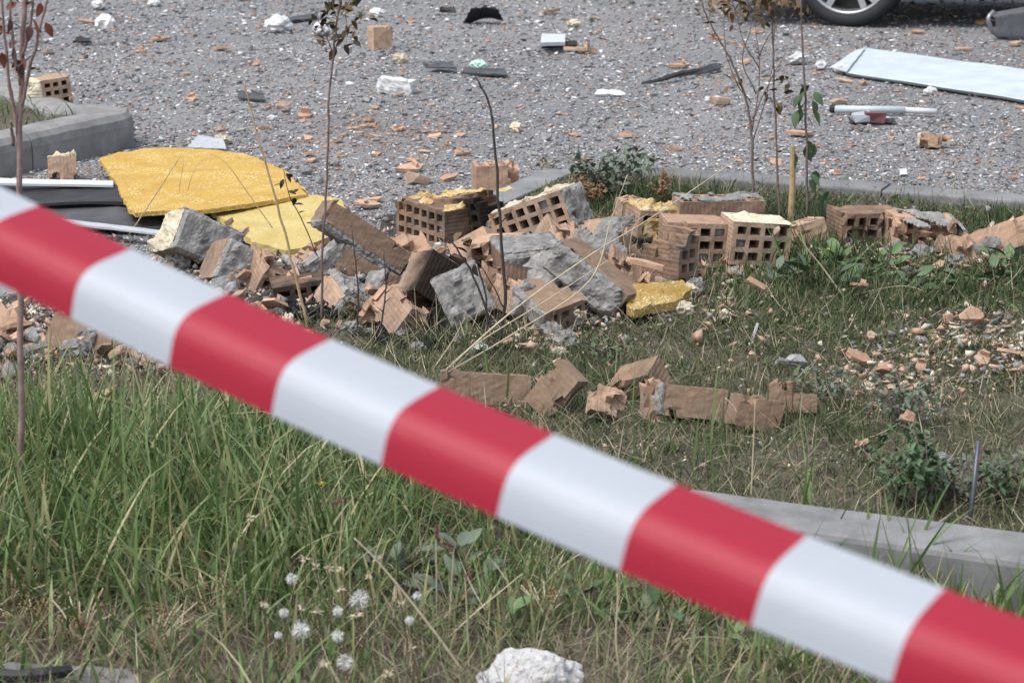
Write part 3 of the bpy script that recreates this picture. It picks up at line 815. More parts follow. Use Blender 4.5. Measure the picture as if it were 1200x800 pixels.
def scat(name, meshes, px, py, w_px, label, cat, group, tilt=.25, lift=.012, rz=None, z=None, flat=1.0):
    p = gpt(px, py)
    dep = (p - CP).dot(FW)
    s = w_px * dep / F_PX / .1
    o = bpy.data.objects.new(name, meshes[rnd.randrange(len(meshes))])
    COL.objects.link(o)
    o.location = p + Vector((0, 0, lift * s if z is None else z))
    o.rotation_euler = (rnd.uniform(-tilt, tilt), rnd.uniform(-tilt, tilt), rnd.uniform(-math.pi, math.pi) if rz is None else rz)
    o.scale = (s, s * rnd.uniform(.8, 1.1), s * flat)
    o['label'] = label; o['category'] = cat; o['group'] = group
    if label in AUTO: o['auto'] = AUTO[label]
    return o
AUTO = {}

G_AS = 'terracotta shards scattered over the asphalt'
L_AS = 'terracotta shard lying in the grit of the open asphalt'
AUTO.update({L_AS: 'terracotta shard', 'small terracotta shard in the orange drift on the middle asphalt': 'drifted terracotta shard', 'small grey stone lying in the grit of the asphalt': 'grey stone', 'fist-sized grey stone among the grit on the asphalt': 'rounded grey stone',
             'broken clay shard wedged in the rubble heap': 'clay shard', 'grey mortar lump wedged in the rubble heap': 'mortar lump', 'cream foam crumb caught in the rubble heap': 'cream foam crumb', 'broken clay shard in the left rubble strip under the tape': 'clay shard', 'grey mortar lump in the left rubble strip under the tape': 'mortar lump',
             'small clay shard on the ground beside the yellow board': 'clay shard', 'small grey stone on the ground beside the yellow board': 'grey stone'})
# shards read off the photograph (px, py, width px)
for (x, y, w, lab) in [
    (188, 49, 26, 'long terracotta shard alone on the upper left asphalt'), (258, 60, 26, 'terracotta shard right of the white foam chunk at upper left'),
    (680, 63, 40, 'flat pair-ribbed terracotta piece below the white tray'), (645, 17, 28, 'pale terracotta piece at the top behind the white tray'),
    (797, 80, 26, 'terracotta shard just above the dark strip'), (844, 123, 32, 'square-edged terracotta piece left of the thin saplings'),
    (938, 160, 34, 'terracotta block shard behind the sapling with green leaves'), (906, 163, 18, None), (790, 177, 22, 'tall terracotta corner piece just beyond the kerb'),
    (866, 190, 14, None), (909, 193, 22, None), (540, 182, 26, 'wedge of terracotta on the asphalt above the charred block'), (672, 160, 14, None), (735, 162, 22, None),
    (482, 201, 36, 'flat terracotta shard on asphalt above the hollow blocks'), (680, 190, 26, 'terracotta piece touching the kerb corner'), (440, 128, 18, None), (430, 243, 34, 'flat terracotta shard left of the hollow block on asphalt'),
    (440, 236, 24, None), (490, 215, 40, 'curved terracotta shard behind the hollow block'), (525, 212, 30, None), (330, 127, 24, 'terracotta shard beside grey stones on the left asphalt'), (340, 173, 20, None), (363, 183, 22, None), (365, 190, 20, None),
    (357, 138, 26, None), (310, 152, 18, None), (1150, 30, 26, None), (1190, 54, 26, None), (1075, 40, 20, None), (1000, 65, 16, None), (990, 97, 20, None), (1010, 100, 18, None), (982, 122, 24, 'terracotta piece at the left end of the silver tube'),
    (873, 75, 20, None), (888, 40, 16, None), (840, 47, 20, 'terracotta shard with white edge left of the saplings'), (1085, 280, 18, None), (1130, 60, 20, None), (1195, 128, 16, None), (1080, 210, 12, None), (1188, 210, 12, None), (980, 205, 14, None), (1045, 162, 14, None), (1108, 150, 12, None),
    (56, 64, 18, None), (165, 62, 16, None), (102, 28, 22, 'terracotta shard just left of the white foam at upper left'), (218, 33, 12, None), (260, 154, 16, None), (225, 118, 24, None), (300, 77, 14, None), (30, 8, 16, None)]:
    scat('brick_shard', SH + CHUNKS[:3], x, y, w * 1.05, lab or L_AS, 'brick shard', G_AS, tilt=.2, rz=rnd.uniform(-.5, .5) if lab else None)
for i in range(30):       # the dense orange drift
    x, y = rnd.gauss(450, 50), rnd.gauss(160, 15)
    scat('brick_shard', SH, x, y, rnd.uniform(8, 22), 'small terracotta shard in the orange drift on the middle asphalt', 'brick shard', 'terracotta shards in the orange drift', tilt=.2)
for i in range(50):
    x, y = rnd.uniform(-120, 1320), 6 + 225 * rnd.random() ** .8
    if in_poly(*pix(x, y).xy): continue
    if x < 190 and y > 120: continue
    scat('brick_shard', SH + CHUNKS[:3], x, y, rnd.uniform(6, 13), L_AS, 'brick shard', G_AS, tilt=.2)
# grey stones on the asphalt
for i in range(150):
    x, y = rnd.uniform(-100, 1300), 10 + 250 * rnd.random() ** .9
    if in_poly(*pix(x, y).xy) or (x < 190 and y > 120): continue
    scat('grey_stone', STN, x, y, rnd.uniform(5, 13), 'small grey stone lying in the grit of the asphalt', 'stone', 'grey stones over the asphalt', lift=.02)
for (x, y, w) in [(335, 133, 16), (300, 112, 18), (360, 150, 14), (395, 88, 14), (500, 78, 22), (520, 76, 16), (430, 120, 14), (150, 92, 14), (160, 97, 14), (325, 210, 18), (360, 205, 20), (375, 215, 16), (395, 195, 16), (640, 165, 20), (700, 150, 12)]:
    scat('grey_stone', STN, x, y, w, 'fist-sized grey stone among the grit on the asphalt', 'stone', 'larger grey stones on the asphalt', lift=.025)
# white foam
for (x, y, w, lab) in [(124, 34, 27, 'white foam chunk standing upright on the upper left asphalt'), (115, 12, 20, 'small white foam lump at the top left edge'), (327, 38, 34, 'two-lobed white foam chunk on upper asphalt'), (377, 42, 30, 'white foam lump behind the olive sapling top'),
                       (283, 1, 18, 'white foam scrap at the very top of the asphalt'), (180, 8, 16, 'thin white foam scrap at the top left'), (441, 20, 18, 'white foam scrap right of the olive sapling top'), (262, 169, 20, 'pale foam lump on the top edge of the yellow board'),
                       (318, 142, 12, 'small white foam crumb above the yellow board'), (935, 76, 26, 'white foam lump left of the white panel'), (962, 82, 20, 'middle one of the white foam lumps by the panel'), (986, 86, 20, 'white foam lump touching the end of the white panel'),
                       (1090, 112, 18, 'white foam crumbs below the near edge of the panel'), (470, 74, 18, 'cream foam scrap on far asphalt right of the upright block'), (672, 32, 16, 'flat cream foam scrap above the white tray'), (605, 155, 20, 'yellowish foam scrap in the centre of the asphalt')]:
    scat('foam_chunk', FOC if 'cream' in lab or 'pale' in lab or 'yellowish' in lab else FOW, x, y, w, lab, 'foam', 'foam chunks on the asphalt', lift=.028, tilt=.15, flat=1.3 if 'upright' in lab else 1.0)
# rubble of the heap: shards, lumps, foam
def in_heap(): 
    while True:
        x, y = rnd.uniform(190, 830), rnd.uniform(265, 400)
        p = pix(x, y)
        if any(a < x < c and b < y < d for a, b, c, d in ((575, 225, 700, 302), (455, 235, 548, 302), (735, 270, 915, 328), (375, 290, 480, 335), (240, 235, 400, 300), (335, 345, 415, 380), (440, 376, 540, 412))): continue
        if float(mound(p.x, p.y)) > .018: return x, y
for i in range(88):
    x, y = in_heap()
    scat('brick_shard', SH + CHUNKS + SHB, x, y, rnd.uniform(14, 44), 'broken clay shard wedged in the rubble heap', 'brick shard', 'clay shards in the rubble heap', tilt=1.0, lift=.035)
for i in range(90):
    x, y = in_heap()
    scat('mortar_lump', MOR + STN, x, y, rnd.uniform(10, 32), 'grey mortar lump wedged in the rubble heap', 'mortar lump', 'mortar lumps in the rubble heap', tilt=1.0, lift=.03)
for i in range(16):
    x, y = in_heap()
    scat('foam_chunk', FOC, x, y, rnd.uniform(10, 24), 'cream foam crumb caught in the rubble heap', 'foam', 'foam crumbs in the rubble heap', tilt=1.0, lift=.035)
for i in range(38):
    x, y = rnd.uniform(-60, 225), rnd.gauss(408, 17)
    scat('brick_shard', SH + CHUNKS + SHB, x, y, rnd.uniform(16, 46), 'broken clay shard in the left rubble strip under the tape', 'brick shard', 'clay shards in the left rubble strip', tilt=.7, lift=.03)
for i in range(36):
    x, y = rnd.uniform(-60, 240), rnd.gauss(405, 16)
    scat('mortar_lump', MOR + STN, x, y, rnd.uniform(14, 36), 'grey mortar lump in the left rubble strip under the tape', 'mortar lump', 'mortar lumps in the left rubble strip', tilt=.7, lift=.03)
for i in range(34):
    x, y = rnd.uniform(60, 420), rnd.gauss(275, 14)
    scat(*(('brick_shard', SH) if i % 2 else ('grey_stone', STN)), x, y, rnd.uniform(8, 24), ('small clay shard on the ground beside the yellow board' if i % 2 else 'small grey stone on the ground beside the yellow board'), 'brick shard' if i % 2 else 'stone',
         'clay shards beside the yellow board' if i % 2 else 'stones beside the yellow board', tilt=.3)
# pieces lying in the turf on the right
for (x, y, w, lab, ms) in [
    (885, 352, 38, 'bent clay shard in the turf below the pair of hollow blocks', SH), (1005, 436, 38, 'flat pale clay shard left of the small clay cluster', SH), (1035, 450, 34, 'clay shard on top of the small clay cluster', SH), (1078, 440, 24, 'clay web piece at upper right of the small cluster', SH),
    (1045, 472, 30, 'tall clay shard at the foot of the small cluster', CHUNKS), (1082, 460, 30, 'dark hollow clay corner in the small cluster', SHB), (1063, 508, 34, 'clay shards just below the small cluster', SH), (1010, 530, 22, 'clay shard half hidden in low turf below the cluster', SH),
    (1140, 390, 40, 'ribbed clay block fragment in the right turf', CHUNKS), (1160, 400, 26, 'clay shard right of the ribbed fragment in the turf', SH), (1110, 385, 26, 'mortared clay fragment left of the ribbed fragment', CHUNKS), (1100, 410, 22, 'small clay shard under the ribbed fragment', SH),
    (1020, 403, 22, 'small orange clay shard alone in the right turf', SH), (1185, 428, 34, 'pale ribbed clay shard at the right edge of the turf', SH), (1150, 432, 26, 'clay shard left of the pale ribbed one at the right edge', SH), (1190, 445, 24, 'clay shard at the right edge below the pale ribbed one', SH),
    (1008, 347, 28, 'clay shard deep in the turf below the green weeds', SH), (862, 378, 16, 'tiny clay shard in the turf left of white stick', SH), (120, 485, 46, 'pale clay shard in the tall grass at left', SH), (420, 540, 26, 'orange clay shard in the grass under the tape', SH),
    (1100, 320, 20, 'clay shard below the broken block with mortar end', SH), (1130, 322, 22, 'clay shard below the sloping pale slab', SH), (1170, 315, 24, 'pale clay shard right below the sloping slab', SH), (1060, 318, 22, 'clay shard below the smoke-stained block', SH)]:
    scat('brick_shard', ms, x, y, w, lab, 'brick shard', 'clay shards in the turf', tilt=.6, lift=.05)
for (x, y, w, lab, ms, nm, cat) in [
    (930, 434, 40, 'pale grey concrete slab fragment in the turf', STN, 'concrete_fragment', 'concrete'), (915, 430, 26, 'grey concrete lump left of the pale slab fragment', STN, 'concrete_fragment', 'concrete'), (1080, 405, 22, 'grey stone left of the ribbed fragment', STN, 'grey_stone', 'stone'),
    (1170, 438, 24, 'grey stone among clay shards at the right edge', STN, 'grey_stone', 'stone'), (1188, 415, 20, 'rounded grey stone at the right edge of the turf', STN, 'grey_stone', 'stone'), (1195, 436, 24, 'lowest grey stone at the right edge of the turf', STN, 'grey_stone', 'stone'), (1108, 545, 32, 'grey concrete fragment in dark turf left of the steel rod', STN, 'concrete_fragment', 'concrete'),
    (1083, 575, 16, 'small white scrap in dark turf above the kerb', FOW, 'foam_chunk', 'foam'), (645, 398, 36, 'upright pale mortar lump below the sloping block', MOR, 'mortar_lump', 'mortar lump'), (660, 405, 34, 'mortar lump stuck with foam in front of the pile', MOR, 'mortar_lump', 'mortar lump'), (632, 395, 30, 'clay shard standing left of the upright mortar lump', SH, 'brick_shard', 'brick shard'),
    (655, 418, 22, 'cream foam clump below the upright mortar lump', FOC, 'foam_chunk', 'foam'), (607, 378, 30, 'cream foam lump at the front of the pile', FOC, 'foam_chunk', 'foam'), (490, 412, 20, 'pale mortar crumb beside the black ash', MOR, 'mortar_lump', 'mortar lump'), (562, 412, 20, 'white foam crumb in front of the pile', FOW, 'foam_chunk', 'foam'),
    (460, 385, 28, 'grey mortar lump on top of the black ash', MOR, 'mortar_lump', 'mortar lump'), (470, 395, 22, 'lower grey mortar lump in the black ash', MOR, 'mortar_lump', 'mortar lump'), (770, 378, 26, 'grey mortar lump below the torn yellow slab', MOR, 'mortar_lump', 'mortar lump'), (860, 325, 26, 'grey stone under the pair of hollow blocks', STN, 'grey_stone', 'stone'),
    (850, 375, 22, 'tan foam crumb in the turf', FOC, 'foam_chunk', 'foam'), (1080, 305, 30, 'mortar lump between the broken blocks on the right', MOR, 'mortar_lump', 'mortar lump'), (1120, 315, 30, 'mortar lump in front of the pale sloping slab', MOR, 'mortar_lump', 'mortar lump'), (1050, 300, 30, 'mortar lump before the smoke-stained block', MOR, 'mortar_lump', 'mortar lump'), (1185, 305, 34, 'grey mortar lump under the raised end of the slab', MOR, 'mortar_lump', 'mortar lump')]:
    scat(nm, ms, x, y, w, lab, cat, 'stray lumps around the pile', tilt=.3, lift=.025)

# white plaster chunk at the bottom edge
p = pix(622, 824); me = lump_mesh(5, 'plaster', .16, 5, (1.1, .8, .75), 1.3, .072)
link('plaster_chunk', me, loc=p + Vector((0, 0, .03)), label='large rough white plaster chunk in the grass at the bottom edge', cat='plaster chunk')

# ------------------------------------------------------------------ grit and crumbs: uncountable
def fragments(name, pos, size, tint, mat, seed=0, flat=(.25, .8), tilt=.5, **kw):
    r = np.random.default_rng(seed)
    bases = [hull_geo(300 + i, 6, (1, .8, .7)) for i in range(8)]
    N = len(pos); which = r.integers(0, 8, N)
    VV, TT, AA = [], [], []; b0 = 0
    for b, (bv, bf) in enumerate(bases):
        sel = np.where(which == b)[0]
        if not len(sel): continue
        bv = np.array([tuple(v) for v in bv]); bf = np.array(bf); n = len(sel)
        s = size[sel][:, None] * .5 * np.stack([r.uniform(.8, 1.3, n), r.uniform(.6, 1, n), r.uniform(*flat, n)], 1)
        v = bv[None] * s[:, None, :]
        for ax, an in (((1, 2), r.uniform(-tilt, tilt, n)), ((0, 2), r.uniform(-tilt, tilt, n)), ((0, 1), r.uniform(0, 6.28, n))):
            c, sn = np.cos(an)[:, None], np.sin(an)[:, None]
            a, d = v[..., ax[0]].copy(), v[..., ax[1]].copy()
            v[..., ax[0]] = a * c - d * sn; v[..., ax[1]] = a * sn + d * c
        v[..., 2] += s[:, 2:3] * .45
        v += pos[sel][:, None, :]
        VV.append(v.reshape(-1, 3)); TT.append((bf[None] + (np.arange(n) * len(bv))[:, None, None]).reshape(-1, 3) + b0)
        AA.append(np.repeat(tint[sel], len(bv))); b0 += n * len(bv)
    me = fast_mesh(name, np.concatenate(VV), tris=np.concatenate(TT), mat=mat, attrs={'tint': np.concatenate(AA)})
    return link(name, me, kind='stuff', **kw)

def px_scatter(n, x0, x1, y0, y1, ypow=1.0):
    px = rng.uniform(x0, x1, n); py = y0 + (y1 - y0) * rng.random(n) ** ypow
    P = np.zeros((n, 3)); 
    dx = (px - 600) / F_PX; dy = -(py - 400) / F_PX
    d = np.array(FW)[None] + dx[:, None] * np.array(RT) + dy[:, None] * np.array(UP)
    t = -CAM_H / d[:, 2]
    P = np.array([0, 0, CAM_H]) + d * t[:, None]; P[:, 2] = 0
    return P, px, py
P, px, py = px_scatter(175000, -220, 1420, -12, 300, .95)
ok = ~in_poly(P[:, 0], P[:, 1]) & ~in_poly(P[:, 0], P[:, 1], LBX, LBY)
P, px, py = P[ok], px[ok], py[ok]
dep = P[:, 1]
sz = dep / F_PX * np.clip(rng.lognormal(math.log(4.4), .45, len(P)), 1.8, 15)
clus = n2(P[:, 0], P[:, 1], 2.3) * .5 + n2(P[:, 0], P[:, 1], 7, 3.) * .5
tint = .08 + rng.random(len(P)) ** .66 * .91
red = np.exp(-(((px - 455) / 90) ** 2 + ((py - 160) / 28) ** 2))
tint = np.where(rng.random(len(P)) < red * .45, .97, tint)
dens = np.clip(.72 + .45 * clus + .35 * np.exp(-((py - 215) / 60) ** 2), .2, 1)
k = rng.random(len(P)) < dens
P[:, 2] = 0
fragments('asphalt_grit', P[k], sz[k], tint[k], M['grit'], 1, label='grey white and orange grit strewn over the asphalt', cat='grit', flat=(.2, .55), tilt=.25)
# crumbs on the heap
P, px, py = px_scatter(42000, -150, 1250, 225, 445)
mz = mound(P[:, 0], P[:, 1]); k = (mz > .012) & (rng.random(len(P)) < np.clip(mz * 18, .15, 1)); P = P[k]; P[:, 2] = mz[k] - .012 + .004
sz = P[:, 1] / F_PX * np.clip(rng.lognormal(math.log(7), .5, len(P)), 2.5, 24)
fragments('rubble_crumbs', P, sz, rng.random(len(P)), M['crumb'], 2, flat=(.4, .9), tilt=1.0, label='crumbled brick mortar and foam covering the heap', cat='rubble')
# crumbs through the turf on the right
P, px, py = px_scatter(5200, 480, 1320, 255, 590)
c = n2(P[:, 0], P[:, 1], 3.1, 1.) + .6 * n2(P[:, 0], P[:, 1], 9, 4.) + 1.2 * np.exp(-((py - 300) / 40) ** 2)
k = in_poly(P[:, 0], P[:, 1]) & (c > .25); P = P[k]; P[:, 2] = soil_z(P[:, 0], P[:, 1]) + .004
sz = P[:, 1] / F_PX * np.clip(rng.lognormal(math.log(6), .45, len(P)), 2.5, 16)
fragments('turf_crumbs', P, sz, rng.random(len(P)), M['crumb'], 3, flat=(.4, .9), tilt=.8, label='small brick and mortar crumbs lying through the turf', cat='rubble')
CL = [(1050, 450, 45, 26, 620), (1140, 398, 45, 14, 420), (1185, 432, 30, 16, 420), (1110, 308, 90, 14, 1300), (1010, 300, 40, 12, 300), (640, 402, 55, 14, 420), (540, 470, 60, 14, 160), (870, 400, 120, 40, 260), (740, 372, 60, 10, 260), (90, 405, 120, 20, 1500), (820, 320, 60, 10, 240)]
cx_, cy_ = [], []
for a_, b_, sa, sb, n_ in CL:
    cx_.append(rng.normal(a_, sa, n_)); cy_.append(rng.normal(b_, sb, n_))
cx_ = np.concatenate(cx_); cy_ = np.concatenate(cy_)
P = np.array([tuple(pix(a_, b_, .06)) for a_, b_ in zip(cx_, cy_)])
P[:, 2] = np.where(in_poly(P[:, 0], P[:, 1]), np.maximum(soil_z(P[:, 0], P[:, 1]) + rng.uniform(0, .02, len(P)), mound(P[:, 0], P[:, 1]) - .008), mound(P[:, 0], P[:, 1]))
sz = P[:, 1] / F_PX * np.clip(rng.lognormal(math.log(8.5), .5, len(P)), 3, 26)
fragments('brick_crumbs', P, sz, np.where(rng.random(len(P)) < .3, .2 + .3 * rng.random(len(P)), .55 + .45 * rng.random(len(P))), M['crumb'], 6, flat=(.35, .9), tilt=.8, label='dense drifts of pale brick crumbs around the scattered pieces', cat='rubble')
ax_, ay_ = rng.uniform(325, 560, 5600), rng.uniform(325, 415, 5600)
ka = (((ax_ - 488) / 60) ** 2 + ((ay_ - 392) / 19) ** 2 < 1) | (((ax_ - 375) / 42) ** 2 + ((ay_ - 362) / 15) ** 2 < 1)  # ash patch in front, then the hollow blackened to imitate its shade
P = np.array([tuple(gpt(a_, b_)) for a_, b_ in zip(ax_[ka], ay_[ka])]); P[:, 2] += .004
fragments('ash_and_hollow_shade', P, P[:, 1] / F_PX * rng.uniform(5, 16, len(P)), rng.random(len(P)), M['ash'], 4, flat=(.4, .9), tilt=1., label='black ash in front of the pile, black crumbs painting shade in the hollow', cat='ash')

# ------------------------------------------------------------------ boards, sheets and strips
def slab(name, corners, thick, mat, label, cat, n=26, wob=.006, seed=0, edge=.012, group=None, sag=0.0):
    """warped board through four world corners (near-left, near-right, far-right, far-left), torn edges, real thickness"""
    a, b, c, d = [Vector(q) for q in corners]
    off = Vector((seed * 5.3, seed * 2.9, 1.1)); root = (a + b + c + d) / 4
    nm = ((b - a).cross(d - a)).normalized()
    if nm.z < 0: nm = -nm
    V, Fc = [], []
    for lv in (0, 1):
        for i in range(n + 1):
            for j in range(n + 1):
                u, v = i / n, j / n
                p = (a * (1 - u) + b * u) * (1 - v) + (d * (1 - u) + c * u) * v
                e = min(u, 1 - u, v, 1 - v)
                if e < .001:
                    w = noise.fractal(p * 22 + off, .8, 2.0, 4) * edge
                    p = p + (root - p).normalized() * abs(w) * 1.5
                p = p + nm * (noise.noise(p * 5 + off) * wob + (wob * .35 * noise.noise(p * 40 + off) if lv else 0) - sag * 4 * u * (1 - u))
                V.append(p + nm * (thick * lv) - root)
    m = (n + 1) ** 2; q = lambda i, j, l: l * m + i * (n + 1) + j
    for i in range(n):
        for j in range(n):
            Fc.append((q(i, j, 1), q(i + 1, j, 1), q(i + 1, j + 1, 1), q(i, j + 1, 1))); Fc.append((q(i, j, 0), q(i, j + 1, 0), q(i + 1, j + 1, 0), q(i + 1, j, 0)))
        Fc += [(q(i, 0, 0), q(i + 1, 0, 0), q(i + 1, 0, 1), q(i, 0, 1)), (q(i, n, 0), q(i, n, 1), q(i + 1, n, 1), q(i + 1, n, 0)),
               (q(0, i, 0), q(0, i, 1), q(0, i + 1, 1), q(0, i + 1, 0)), (q(n, i, 0), q(n, i + 1, 0), q(n, i + 1, 1), q(n, i, 1))]
    return link(name, mesh_of(name, V, Fc, M[mat]), loc=root, label=label, cat=cat, group=group)

def poly_slab(name, pts_px, thick, mat, label, cat, zfun, wob=.004, seed=0, step=.012, group=None):
    """a sheet with an outline of its own: pts given on the photo, each with its own height; dense interior grid"""
    P3 = [pix(x, y, z) for x, y, z in pts_px]
    cen = sum(P3, Vector()) / len(P3)
    # best plane through the points
    A = np.array([[p.x, p.y, 1] for p in P3]); zc, *_ = np.linalg.lstsq(A, np.array([p.z for p in P3]), rcond=None)
    X = np.array([p.x for p in P3]); Y = np.array([p.y for p in P3])
    bm = bmesh.new()
    ring = []
    for i in range(len(P3)):
        a, b = P3[i], P3[(i + 1) % len(P3)]
        k = max(1, int((b - a).length / step / 1.2))
        for s in range(k):
            p = a.lerp(b, s / k); w = noise.fractal(p * 30 + Vector((seed, 0, 0)), .9, 2, 3) * .006
            ring.append((p.x + w, p.y + w))
    RX = np.array([r[0] for r in ring]); RY = np.array([r[1] for r in ring])
    inner = []
    xs = np.arange(X.min(), X.max(), step); ys = np.arange(Y.min(), Y.max(), step)
    gx, gy = np.meshgrid(xs, ys); ins = in_poly(gx, gy, RX, RY)
    for x, y in zip(gx[ins], gy[ins]):
        if min((RX - x) ** 2 + (RY - y) ** 2) > (step * .6) ** 2: inner.append((x + rnd.uniform(-.2, .2) * step, y + rnd.uniform(-.2, .2) * step))
    from mathutils import geometry
    allp = [Vector(p) for p in ring + inner]
    nr = len(ring)
    vo, ed, fa, *_ = geometry.delaunay_2d_cdt(allp, [(i, (i + 1) % nr) for i in range(nr)], [list(range(nr))], 1, 1e-6)
    def zz(x, y):
        p = Vector((x, y, 0))
        return zc[0] * x + zc[1] * y + zc[2] + zfun(x, y) + wob * noise.noise(p * 7 + Vector((seed, 3, 0))) + wob * .3 * noise.noise(p * 60 + Vector((seed, 3, 0)))
    n = len(vo); V = [Vector((v.x, v.y, zz(v.x, v.y))) - cen for v in vo]; V += [v - Vector((0, 0, thick)) for v in V]
    cnt = {}
    Fc = [tuple(f) for f in fa]
    for f in fa:
        for i in range(len(f)):
            e = (f[i], f[(i + 1) % len(f)]); cnt[tuple(sorted(e))] = cnt.get(tuple(sorted(e)), 0) + 1
    Fc += [tuple(i + n for i in reversed(f)) for f in fa]
    Fc += [(a, b, b + n, a + n) for (a, b), c in cnt.items() if c == 1]
    return link(name, mesh_of(name, V, Fc, M[mat]), loc=cen, label=label, cat=cat, group=group)

gy_ = 'yellow insulation boards'
poly_slab('insulation_board', [(116, 187, .07), (138, 182, .07), (150, 180, .075), (170, 172, .09), (195, 170, .10), (250, 174, .10), (290, 180, .10), (335, 200, .10), (362, 231, .09), (315, 236, .09), (250, 243, .09), (160, 248, .08), (150, 243, .08), (135, 215, .07)],
          .014, 'yellow', 'large golden yellow insulation board lying on dark sheets', 'insulation board', lambda x, y: 0, .006, 1, group=gy_)
poly_slab('insulation_board', [(246, 244, .065), (300, 239, .07), (338, 233, .08), (365, 229, .09), (400, 233, .09), (415, 262, .08), (398, 272, .07), (352, 292, .05), (335, 293, .05), (296, 283, .05), (270, 262, .06)],
          .02, 'yellow_pale', 'pale yellow insulation board partly under the golden one', 'insulation board', lambda x, y: 0, .008, 2, group=gy_)
poly_slab('insulation_slab', [(736, 336, .14), (762, 331, .15), (800, 329, .15), (810, 338, .14), (792, 350, .13), (765, 358, .12), (742, 366, .11), (734, 356, .12)],
          .022, 'yellow_rough', 'torn yellow insulation slab beside the upright hollow block', 'insulation board', lambda x, y: .004 * noise.noise(Vector((x * 90, y * 90, 1))), .016, 3, step=.007, group=gy_)
# foam underside of the torn slab
o = scat('foam_chunk', FOC, 796, 372, 34, 'crumbly cream foam under the torn yellow slab', 'foam', 'stray lumps around the pile', tilt=.2, lift=.03)
for q_, (x, y, w) in enumerate([(808, 350, 20), (800, 360, 22), (745, 370, 18)]):
    scat('foam_chunk', FOC, x, y, w, ['cream foam edge right of the torn yellow slab', 'cream foam crumb below the right tip of the torn slab', 'cream foam crumb below the left end of the torn slab'][q_], 'foam', 'stray lumps around the pile', tilt=.4, lift=.06)
o = scat('brick_shard', SH, 757, 368, 50, 'clay shard under the torn yellow slab', 'brick shard', 'clay shards in the turf', tilt=.2, lift=.12)

def sheet_px(name, a, b, c, d, mat, label, cat, th=.006, wob=.006, seed=1, n=16, group=None, sag=0):
    return slab(name, [pix(*a), pix(*b), pix(*c), pix(*d)], th, mat, label, cat, n, wob, seed, .004, group, sag)
gd = 'dark sheets under the yellow board'
sheet_px('dark_sheet', (-60, 262, .02), (225, 272, .02), (235, 240, .035), (-60, 224, .04), 'bitumen', 'black rubbery sheet lying lowest under the yellow board', 'sheet', .012, .014, 3, group=gd)
sheet_px('dark_sheet', (-80, 238, .05), (150, 243, .05), (145, 222, .06), (-80, 214, .06), 'black', 'upper dark grey sheet left of the yellow board', 'sheet', .01, .016, 5, group=gd)
sheet_px('white_strip', (-40, 216, .085), (133, 220, .075), (133, 214.5, .08), (-40, 210, .09), 'white_plastic', 'thin white strip above the dark sheets at left', 'strip', .008, .002, 2)
sheet_px('white_strip', (60, 262, .05), (205, 278, .035), (205, 273.5, .037), (60, 257, .052), 'grey_plastic', 'thin white strip below the dark sheets behind the tape', 'strip', .006, .002, 4)
sheet_px('foil_scrap', (218, 173, .02), (266, 176, .02), (262, 163, .03), (232, 161, .03), 'grey_plastic', 'pale grey sheet scrap behind the yellow board', 'scrap', .003, .012, 6)
# white metal panel on the right asphalt, with a folded edge
pr = link('cladding_debris', None, loc=pix(1100, 95), label='long pale white panel lying on the right asphalt', cat='panel')
def pl(pts, thick, nm, mat='panel'):
    o_ = sheet_px(nm, *pts, mat, None, None, thick, .004, 7, 20)
    o_.parent = pr; o_.location = o_.location - pr.location
    return o_
pl([(990, 86, .018), (1420, 152, .02), (1420, 113, .07), (1012, 57, .04)], .006, 'main_face')
pl([(992, 88, .008), (1420, 155, .008), (1420, 151, .028), (990, 85, .024)], .005, 'folded_edge')
pl([(973, 80, .02), (992, 85, .03), (1014, 57.5, .05), (1003, 60, .03)], .006, 'end_flap')
# silver tube with dark end
tp = link('metal_tube', None, loc=pix(1035, 128), label='thin pale metal tube lying on the right asphalt', cat='tube')
def tube_part(nm, a, b, r, mat, par, n=8):
    V, Fc = tube_geo([a - par.location, b - par.location], r, n); return link(nm, mesh_of(nm, V, Fc, M[mat], smooth=True), par)
tube_part('tube', pix(978, 128, .025), pix(1060, 129, .025), .016, 'panel', tp)
tube_part('sleeve', pix(1060, 129, .025), pix(1098, 131, .025), .013, 'white_plastic', tp)
tube_part('end_cap', pix(974, 127.5, .025), pix(979, 128, .025), .018, 'black', tp)
# maroon plastic part
mp = link('plastic_part', None, loc=pix(1025, 146), label='crushed maroon plastic car part below the metal tube', cat='plastic part')
for (a, b, c_, mt, nm) in ((1000, 1022, 9, 'grey_plastic', 'grey_bracket'), (1014, 1037, 10, 'maroon', 'maroon_housing'), (998, 1050, 3, 'black', 'base_strip')):
    q0 = pix(a, 147); q1 = pix(b, 147); 
    bv, bf = box_geo(0, (q1 - q0).length, 0, .09, 0, c_ * .004)
    bv = [Vector(v) + q0 - mp.location + Vector((rnd.uniform(-.008, .008), rnd.uniform(-.01, .01), rnd.uniform(-.006, .006) + .008)) for v in bv]
    link(nm, mesh_of(nm, bv, bf, M[mt]), mp)
gs = 'dark strips on the asphalt'
sheet_px('dark_strip', (752, 100, .01), (845, 83, .01), (845, 75.5, .03), (790, 90, .03), 'bitumen', 'long dark rubber strip lying on the asphalt above the saplings', 'strip', .012, .012, 8, group=gs)
sheet_px('dark_strip', (540, 86, .015), (596, 90, .012), (592, 83, .02), (545, 81, .03), 'bitumen', 'dark strip beside the mint foam on the centre asphalt', 'strip', .008, .012, 9, group=gs)
sheet_px('dark_strip', (498, 82, .012), (536, 84, .012), (530, 76, .03), (510, 74, .03), 'bitumen', 'dark scrap left of the strip on the centre asphalt', 'strip', .006, .02, 10, group=gs)
sheet_px('black_cloth', (541, 25, .01), (590, 23, .02), (585, 14, .08), (552, 13, .09), 'black', 'crumpled black cloth on the far asphalt at top', 'cloth', .006, .05, 11, n=22)
